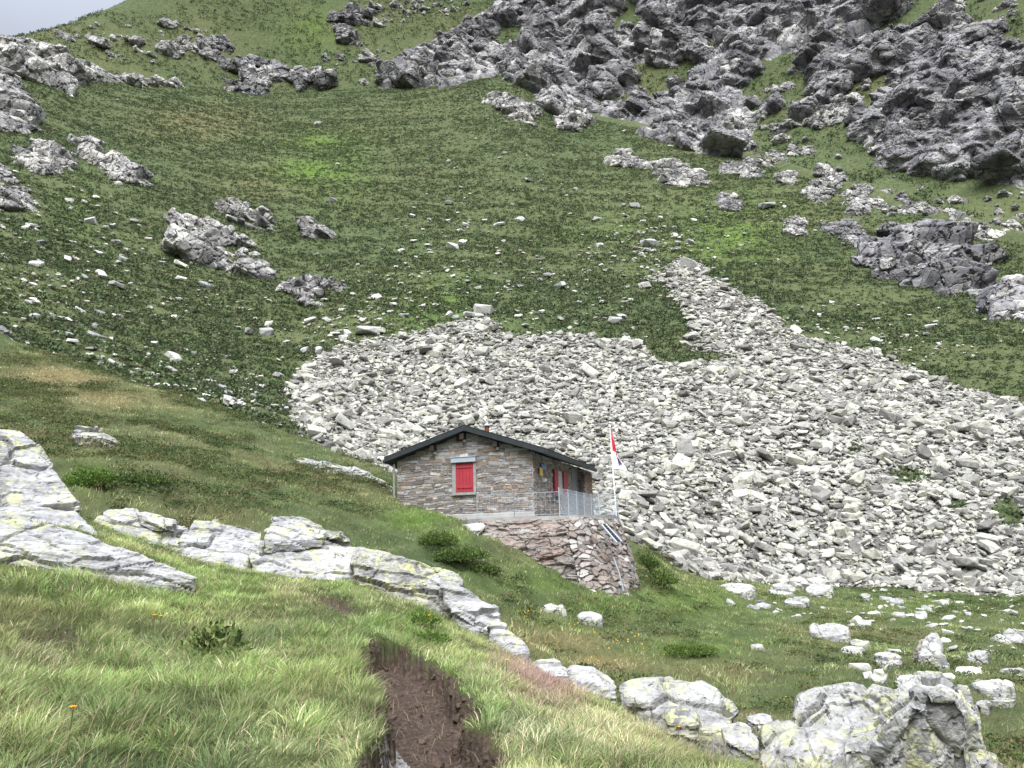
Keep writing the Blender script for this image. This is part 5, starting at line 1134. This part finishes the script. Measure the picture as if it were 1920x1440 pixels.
for (u, v, lo, hi, r_, hgt_, m_, lab) in [(285,1192,'A1','A3',.026,.20,M_PET,'yellow flower in the grass left of the dwarf shrub'), (300,1196,'A1','A3',.020,.20,M_PET,'smaller yellow flower right beside the yellow flower'), (332,1092,'A2','A4',.028,.14,M_PETO,'orange flower at the tip of the long left slab'),
        (801,1190,'A2','A4',.022,.24,M_PET,'yellow flower on the fresh green plant above the path'), (948,1272,'A1','A3',.02,.2,M_PET,'yellow flower in the straw grass right of the eroded path'), (126,1410,'A0','A2',.018,.2,M_PETO,'orange flower low in the left corner of the meadow'),
        (1300,1350,'A1','A3',.022,.2,M_PET,'yellow flower at the foot of the rounded boulder'), (1475,1310,'B1','B3',.03,.1,M_PET,'yellow flower beside the great right boulder'), (1115,1268,'B1','B2',.035,.2,M_PETO,'orange flower behind the thin pale rock')]:
    p, nn, _ = find(u, v+8, lo, hi); fl = empty('flower', p); tag(fl, lab, 'flower')
    m1 = MB(); m1.tube([(0, 0, 0), (.01, 0, hgt_*.6), (.02, -.01, hgt_)], .0025, 5); m1.build('stem', M_STEM, fl)
    m1 = MB()
    for a in range(11):
        an = a/11*2*math.pi; c_, s_ = math.cos(an), math.sin(an); ex = np.array([c_, s_*.9, .25]); sd = np.array([-s_, c_, 0])*r_*.22; ce = np.array([.02, -.01, hgt_])
        m1.add([ce, ce+ex*r_*.6-sd, ce+ex*r_*1.1, ce+ex*r_*.6+sd], [(0, 1, 2, 3)])
    m1.tube([(.02, -.01, hgt_-.006), (.02, -.01, hgt_+.008)], [r_*.3, r_*.25], 8); m1.build('bloom', m_, fl)
V, Fq, off = [], [], 0
wy = blob([(990,1165,40,12,1), (1060,1185,60,14,1), (1150,1210,60,14,.8), (1190,1225,50,14,.7), (1120,1255,30,10,.5)])*mid*area
P, k = sample(wy, 70)
P = P+np.array([0, 0, 1])*RNG.uniform(.12, .22, len(P))[:, None]; s = RNG.uniform(.010, .022, len(P))
t1 = RNG.normal(size=(len(P), 3)); t1[:, 2] *= .3; t1 /= np.linalg.norm(t1, axis=1, keepdims=True); t2 = np.array([0, 0, 1.0])[None]+t1*.2
V = np.stack([P-t1*s[:, None], P-t2*s[:, None], P+t1*s[:, None], P+t2*s[:, None]], 1).reshape(-1, 3)
tag(mesh_np('wildflowers', V, np.arange(len(V)).reshape(-1, 4), M_PET, False), 'tiny yellow wildflowers sprinkled over the dry meadow', 'wildflowers', kind='stuff')
# ------------------------------------------------------------------ light, sky, camera
SUN_EL, SUN_AZ = math.radians(58), math.radians(-178)      # azimuth from +Y towards +X
sd = Vector((math.sin(SUN_AZ)*math.cos(SUN_EL), math.cos(SUN_AZ)*math.cos(SUN_EL), math.sin(SUN_EL)))
ld = bpy.data.lights.new('sun', 'SUN'); ld.energy = 2.2; ld.angle = math.radians(48); ld.color = (1, .97, .92)
lo = bpy.data.objects.new('sun', ld); COL.objects.link(lo); lo.rotation_euler = sd.to_track_quat('Z', 'Y').to_euler()
wd = bpy.data.worlds.new('World'); scene.world = wd; wd.use_nodes = True; t = wd.node_tree
bg = t.nodes['Background']; sk = t.nodes.new('ShaderNodeTexSky'); sk.sky_type = 'NISHITA'; sk.sun_disc = False
sk.sun_elevation = SUN_EL; sk.sun_rotation = SUN_AZ; sk.altitude = 1800; sk.air_density = 1.2; sk.dust_density = 1.2
hs = t.nodes.new('ShaderNodeHueSaturation'); hs.inputs['Saturation'].default_value = .34; hs.inputs['Value'].default_value = .9
t.links.new(sk.outputs[0], hs.inputs['Color']); tc = t.nodes.new('ShaderNodeTexCoord'); sx_ = t.nodes.new('ShaderNodeSeparateXYZ'); t.links.new(tc.outputs['Generated'], sx_.inputs[0])
def wm(op, a, b):
    x = t.nodes.new('ShaderNodeMath'); x.operation = op
    for v, k in ((a, 0), (b, 1)):
        if hasattr(v, 'links'): t.links.new(v, x.inputs[k])
        else: x.inputs[k].default_value = v
    return x.outputs[0]
zc = wm('MAXIMUM', sx_.outputs['Z'], 0.0); ov = wm('ADD', wm('MULTIPLY', wm('MULTIPLY', wm('MULTIPLY', zc, zc), zc), 3.2), .16)
cn = t.nodes.new('ShaderNodeTexNoise'); cn.inputs['Scale'].default_value = 3.0; cn.inputs['Detail'].default_value = 5; t.links.new(tc.outputs['Generated'], cn.inputs['Vector'])
ov = wm('MULTIPLY', ov, wm('ADD', wm('MULTIPLY', cn.outputs['Fac'], .5), .75))
mx = t.nodes.new('ShaderNodeVectorMath'); mx.operation = 'SCALE'; t.links.new(hs.outputs[0], mx.inputs[0]); t.links.new(ov, mx.inputs['Scale'])
t.links.new(mx.outputs[0], bg.inputs['Color']); bg.inputs['Strength'].default_value = .15
cd = bpy.data.cameras.new('camera'); cam = bpy.data.objects.new('camera', cd); COL.objects.link(cam)
cd.sensor_fit = 'HORIZONTAL'; cd.sensor_width = 36; cd.lens = 36*F/W0; cd.clip_start = .05; cd.clip_end = 3000
cam.matrix_world = Matrix((( rt[0], up[0], -fw[0], 0), (rt[1], up[1], -fw[1], 0), (rt[2], up[2], -fw[2], 0), (0, 0, 0, 1)))
scene.camera = cam
vs_ = scene.view_settings; vs_.view_transform = 'Standard'; vs_.look = 'None'; vs_.exposure = 1.65; vs_.gamma = 1
